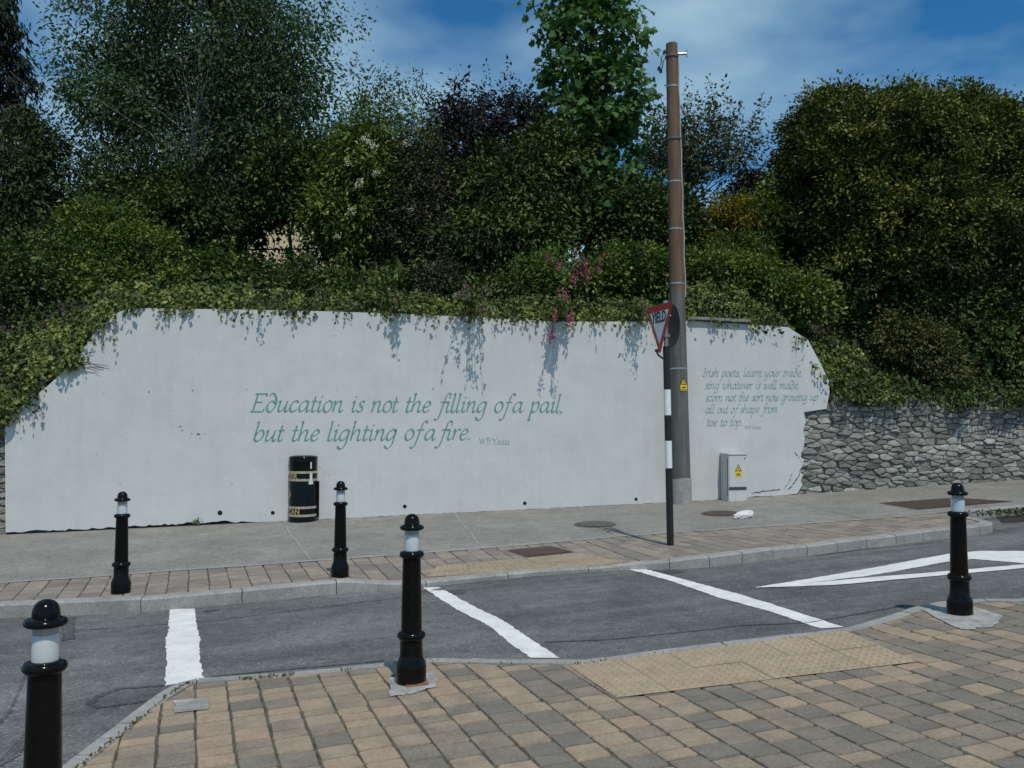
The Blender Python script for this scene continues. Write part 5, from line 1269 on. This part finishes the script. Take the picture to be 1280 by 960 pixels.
# utility pole
_q = ws(wp(852, 622, .21)[0], 0, .21); x, y = _q.x, _q.y; zb = z_pave(x, y); up = thing('utility_pole', (x, y, zb), 'tall weathered brown wooden utility pole leaning slightly left before the wall', 'utility pole')
ztp = P(839, 55, y).z - zb; xl = P(839.5, 55, y).x - x
def ax_(z): return Vector((xl * z / ztp, 0, z))
def rad_(z): return .162 + (.098 - .162) * z / ztp
mb = MB(); k = 14; mb.tube([ax_(-.1 + (ztp + .1) * i / k) for i in range(k + 1)], [rad_(-.1 + (ztp + .1) * i / k) for i in range(k + 1)], 28); mb.build('shaft', M['pole'], up, smooth=True)
def zpy(py): return P(846, py, y).z - zb
mb = MB(); mb.lathe([(.169, -.05), (.167, zpy(600)), (.160, zpy(597))], n=28); mb.build('footing', M['kerb'], up, smooth=True)
for py in (109, 228, 287, 355, 461):
    z = zpy(py); c = ax_(z); r_ = rad_(z); mb = MB(); mb.lathe([(r_, -.014), (r_ + .005, -.012), (r_ + .005, .012), (r_, .014)], (c.x, 0, z), 28); mb.build('strap', M['steel'], up, smooth=True)
for py in (71, 174):
    z = zpy(py); c = ax_(z); r_ = rad_(z); mb = MB(); mb.lathe([(r_, -.02), (r_ + .018, -.018), (r_ + .018, .018), (r_, .02)], (c.x, 0, z), 28); mb.build('collar', M['cover_frame'], up, smooth=True)
mb = MB(); z = zpy(68); c = ax_(z); r_ = rad_(z)
mb.tube([c + Vector((r_, -.02, 0)), c + Vector((r_ + .15, -.03, .0))], .022, 10); mb.tube([c + Vector((r_ + .15, -.03, -.06)), c + Vector((r_ + .15, -.03, .06))], .014, 8); mb.build('bracket', M['steel'], up, smooth=True)
mb = MB(); cl = lambda dx_, py: Vector((c.x + dx_, -.06, zpy(py)))
mb.tube([cl(-r_, 66), cl(-r_ - .05, 68), cl(-r_ - .09, 74), cl(-r_ - .10, 82), cl(-r_ - .13, 86)], .010, 6); mb.tube([cl(-r_, 72), cl(-r_ - .06, 78), cl(-r_ - .07, 84), cl(-r_ - .10, 89)], .010, 6); mb.build('loose_wire', M['cable'], up, smooth=True)
for dx_, py in ((-r_ - .135, 87), (-r_ - .105, 90)):
    q = cl(dx_, py); mb = MB(); mb.lathe([(0, -.04), (.026, -.035), (.03, 0), (.018, .012), (.026, .022), (0, .04)], q, 12); mb.build('insulator', M['porcelain'], up, smooth=True)
mb = MB(); pts = []
for i in range(22): z = zpy(72) + (zpy(372) - zpy(72)) * i / 21; pts.append(ax_(z) + Vector((rad_(z) * .93 + .008 + .006 * math.sin(i * 1.7), -rad_(z) * .45, 0)))
mb.tube(pts, .011, 6); mb.build('conduit', M['cable_grey'], up, smooth=True)
mb = MB(); pts = []
for i in range(18): z = zpy(165) + (zpy(300) - zpy(165)) * i / 17; pts.append(ax_(z) + Vector((rad_(z) + .014 + .008 * math.sin(i * 1.1), -rad_(z) * .2, 0)))
mb.tube(pts, .014, 6); mb.build('cable', M['cable'], up, smooth=True)
def warn(parent, c, e, n_, w_, name='warning_plate'):
    """yellow triangle with bolt above a yellow plate with a black emblem"""
    zv = Vector((0, 0, 1)); mb = MB()
    def q(a, b, o_=0.0): return c + e * (a * w_) + zv * (b * w_) + n_ * o_
    mb.poly([q(-.5, -.75), q(.5, -.75), q(.5, .02), q(-.5, .02)]); mb.poly([q(-.5, .06), q(.5, .06), q(0, 1.0)])
    o = mb.build(name, M['yellow'], parent)
    mb = MB(); d = .002
    for a, b in (((-.5, .06), (.5, .06)), ((.5, .06), (0, 1.0)), ((0, 1.0), (-.5, .06))):
        A, B = Vector(a), Vector(b); inn = (Vector((0, .37)) - (A + B) / 2).normalized() * .09; mb.poly([q(A.x, A.y, d), q(B.x, B.y, d), q(B.x + inn.x * .9, B.y + inn.y * .9, d), q(A.x + inn.x * .9, A.y + inn.y * .9, d)])
    mb.poly([q(.06, .66, d), q(-.10, .38, d), q(.02, .38, d)]); mb.poly([q(-.02, .42, d), q(.11, .42, d), q(-.02, .16, d)])
    mb.poly([q(-.3, -.42, d), q(.3, -.42, d), q(.3, -.34, d), q(.12, -.26, d), q(-.12, -.26, d), q(-.3, -.34, d)]); mb.poly([q(-.36, -.62, d), q(.36, -.62, d), q(.36, -.56, d), q(-.36, -.56, d)])
    mb.build('warning_symbol', M['ink'], o); return o
z = zpy(481.5); an = -math.pi / 2 + R(20); n_ = Vector((math.cos(an), math.sin(an), 0)); warn(up, ax_(z) + n_ * (rad_(z) + .006), Vector((-math.sin(an), math.cos(an), 0)), n_, .125)

# electrical cabinet
rzw = math.atan2(WD.y, WD.x); s, _ = wp(917.0, 600, .17); hw = .168; zbc = wall_base(s)
cab = thing('utility_cabinet', ws(s, zbc, .17), 'pale grey metal utility cabinet with yellow warning stickers', 'cabinet', rz=rzw)
Hc = P(920, 567, cab.location.y - .1).z - zbc
mb = MB(); mb.box((0, 0, Hc / 2 - .02), (hw * 2, .30, Hc + .04), bev=.006); mb.build('body', M['cabinet'], cab)
mb = MB(); mb.box((0, -.006, Hc - .008), (hw * 2 + .02, .32, .022), bev=.004); mb.build('lid', M['cabinet'], cab)
mb = MB(); mb.box((0, -.153, Hc * .62), (hw * 2 - .024, .012, Hc * .66), bev=.004); dr = mb.build('door', M['cabinet'], cab)
mb = MB(); mb.tube([(hw - .04, -.158, Hc * .9), (hw - .04, -.168, Hc * .9)], .011, 10); mb.build('lock', M['cabinet_dark'], dr)
mb = MB(); mb.box((0, -.1525, Hc * .255), (hw * 2 - .01, .006, .045)); mb.build('plinth_gap', M['cabinet_dark'], cab)
warn(cab, Vector((.01, -.1605, Hc * .62)), Vector((1, 0, 0)), Vector((0, -1, 0)), .125)
mb = MB(); mb.box((-hw - .002, -.12, Hc * .5), (.006, .014, Hc * .8)); mb.build('hinge', M['cabinet_dark'], cab)

# covers in the footpath
def cover(label, pxs, zf, mat, name='manhole_cover'):
    g = [Vector(G(a, b, zf)) for a, b in pxs]; c = sum(g, Vector((0, 0))) / 4; root = thing(name, (c.x, c.y, zf(c.x, c.y)), label, 'manhole cover')
    def quad(k, off, nm, m, par):
        mb = MB(); mb.poly([(c.x + (p.x - c.x) * k - c.x, c.y + (p.y - c.y) * k - c.y, zf(c.x + (p.x - c.x) * k, c.y + (p.y - c.y) * k) + off - root.location.z) for p in g]); return mb.build(nm, m, par)
    quad(1.0, .006, 'frame', M['cover_frame'], root); quad(.93, .011, 'plate', mat, root)
cover('brown rectangular iron cover in the brick verge behind the crossing', [(633, 688), (689, 683), (717, 690.5), (658, 697)], z_pave, M['cover'])
cover('large brown iron cover in the footpath before the stone wall', [(1098, 629), (1194, 622.5), (1268, 627), (1146, 637.5)], z_pave, M['cover'])
def rcover(label, px, py, wpx, mat):
    x, y = G(px, py, z_pave); r_ = wpx / 2 / F * y; root = thing('manhole_cover', (x, y, z_pave(x, y)), label, 'manhole cover')
    sl = lambda a, b: z_pave(x + a, y + b) - z_pave(x, y)
    for nm, rr, off, m in (('frame', r_, .006, M['cover_frame']), ('plate', r_ * .9, .011, mat)):
        mb = MB(); mb.poly([(rr * math.cos(t), rr * math.sin(t), sl(rr * math.cos(t), rr * math.sin(t)) + off) for t in np.linspace(0, 2 * math.pi, 36, endpoint=False)]); mb.build(nm, m, root)
rcover('round grey iron cover in the footpath, left of the yield sign', 744, 655.5, 53, M['cover_grey'])
rcover('round brown iron cover in the footpath below the cabinet', 901, 642, 49, M['cover'])

# discarded white bag
x, y = G(929, 648, z_pave); bg_ = bmesh.new(); bmesh.ops.create_icosphere(bg_, subdivisions=4, radius=1)
for v in bg_.verts:
    d = v.co.copy(); k = 1 + .28 * mnoise.noise(d * 1.6 + Vector((3, 1, 2))) + .14 * mnoise.noise(d * 4.5) + .06 * mnoise.noise(d * 11)
    v.co = Vector((d.x * k * .145, d.y * k * .08, max(-.045, d.z * k * .075 + .03 * d.x)))
me = bpy.data.meshes.new('litter_bag'); bg_.to_mesh(me); bg_.free(); me.materials.append(M['plastic'])
o = bpy.data.objects.new('litter_bag', me); COL.objects.link(o); o.location = (x, y, z_pave(x, y) + .043); o.rotation_euler = (0, 0, .25)
tag(o, 'crumpled white plastic bag lying on the footpath', 'litter')
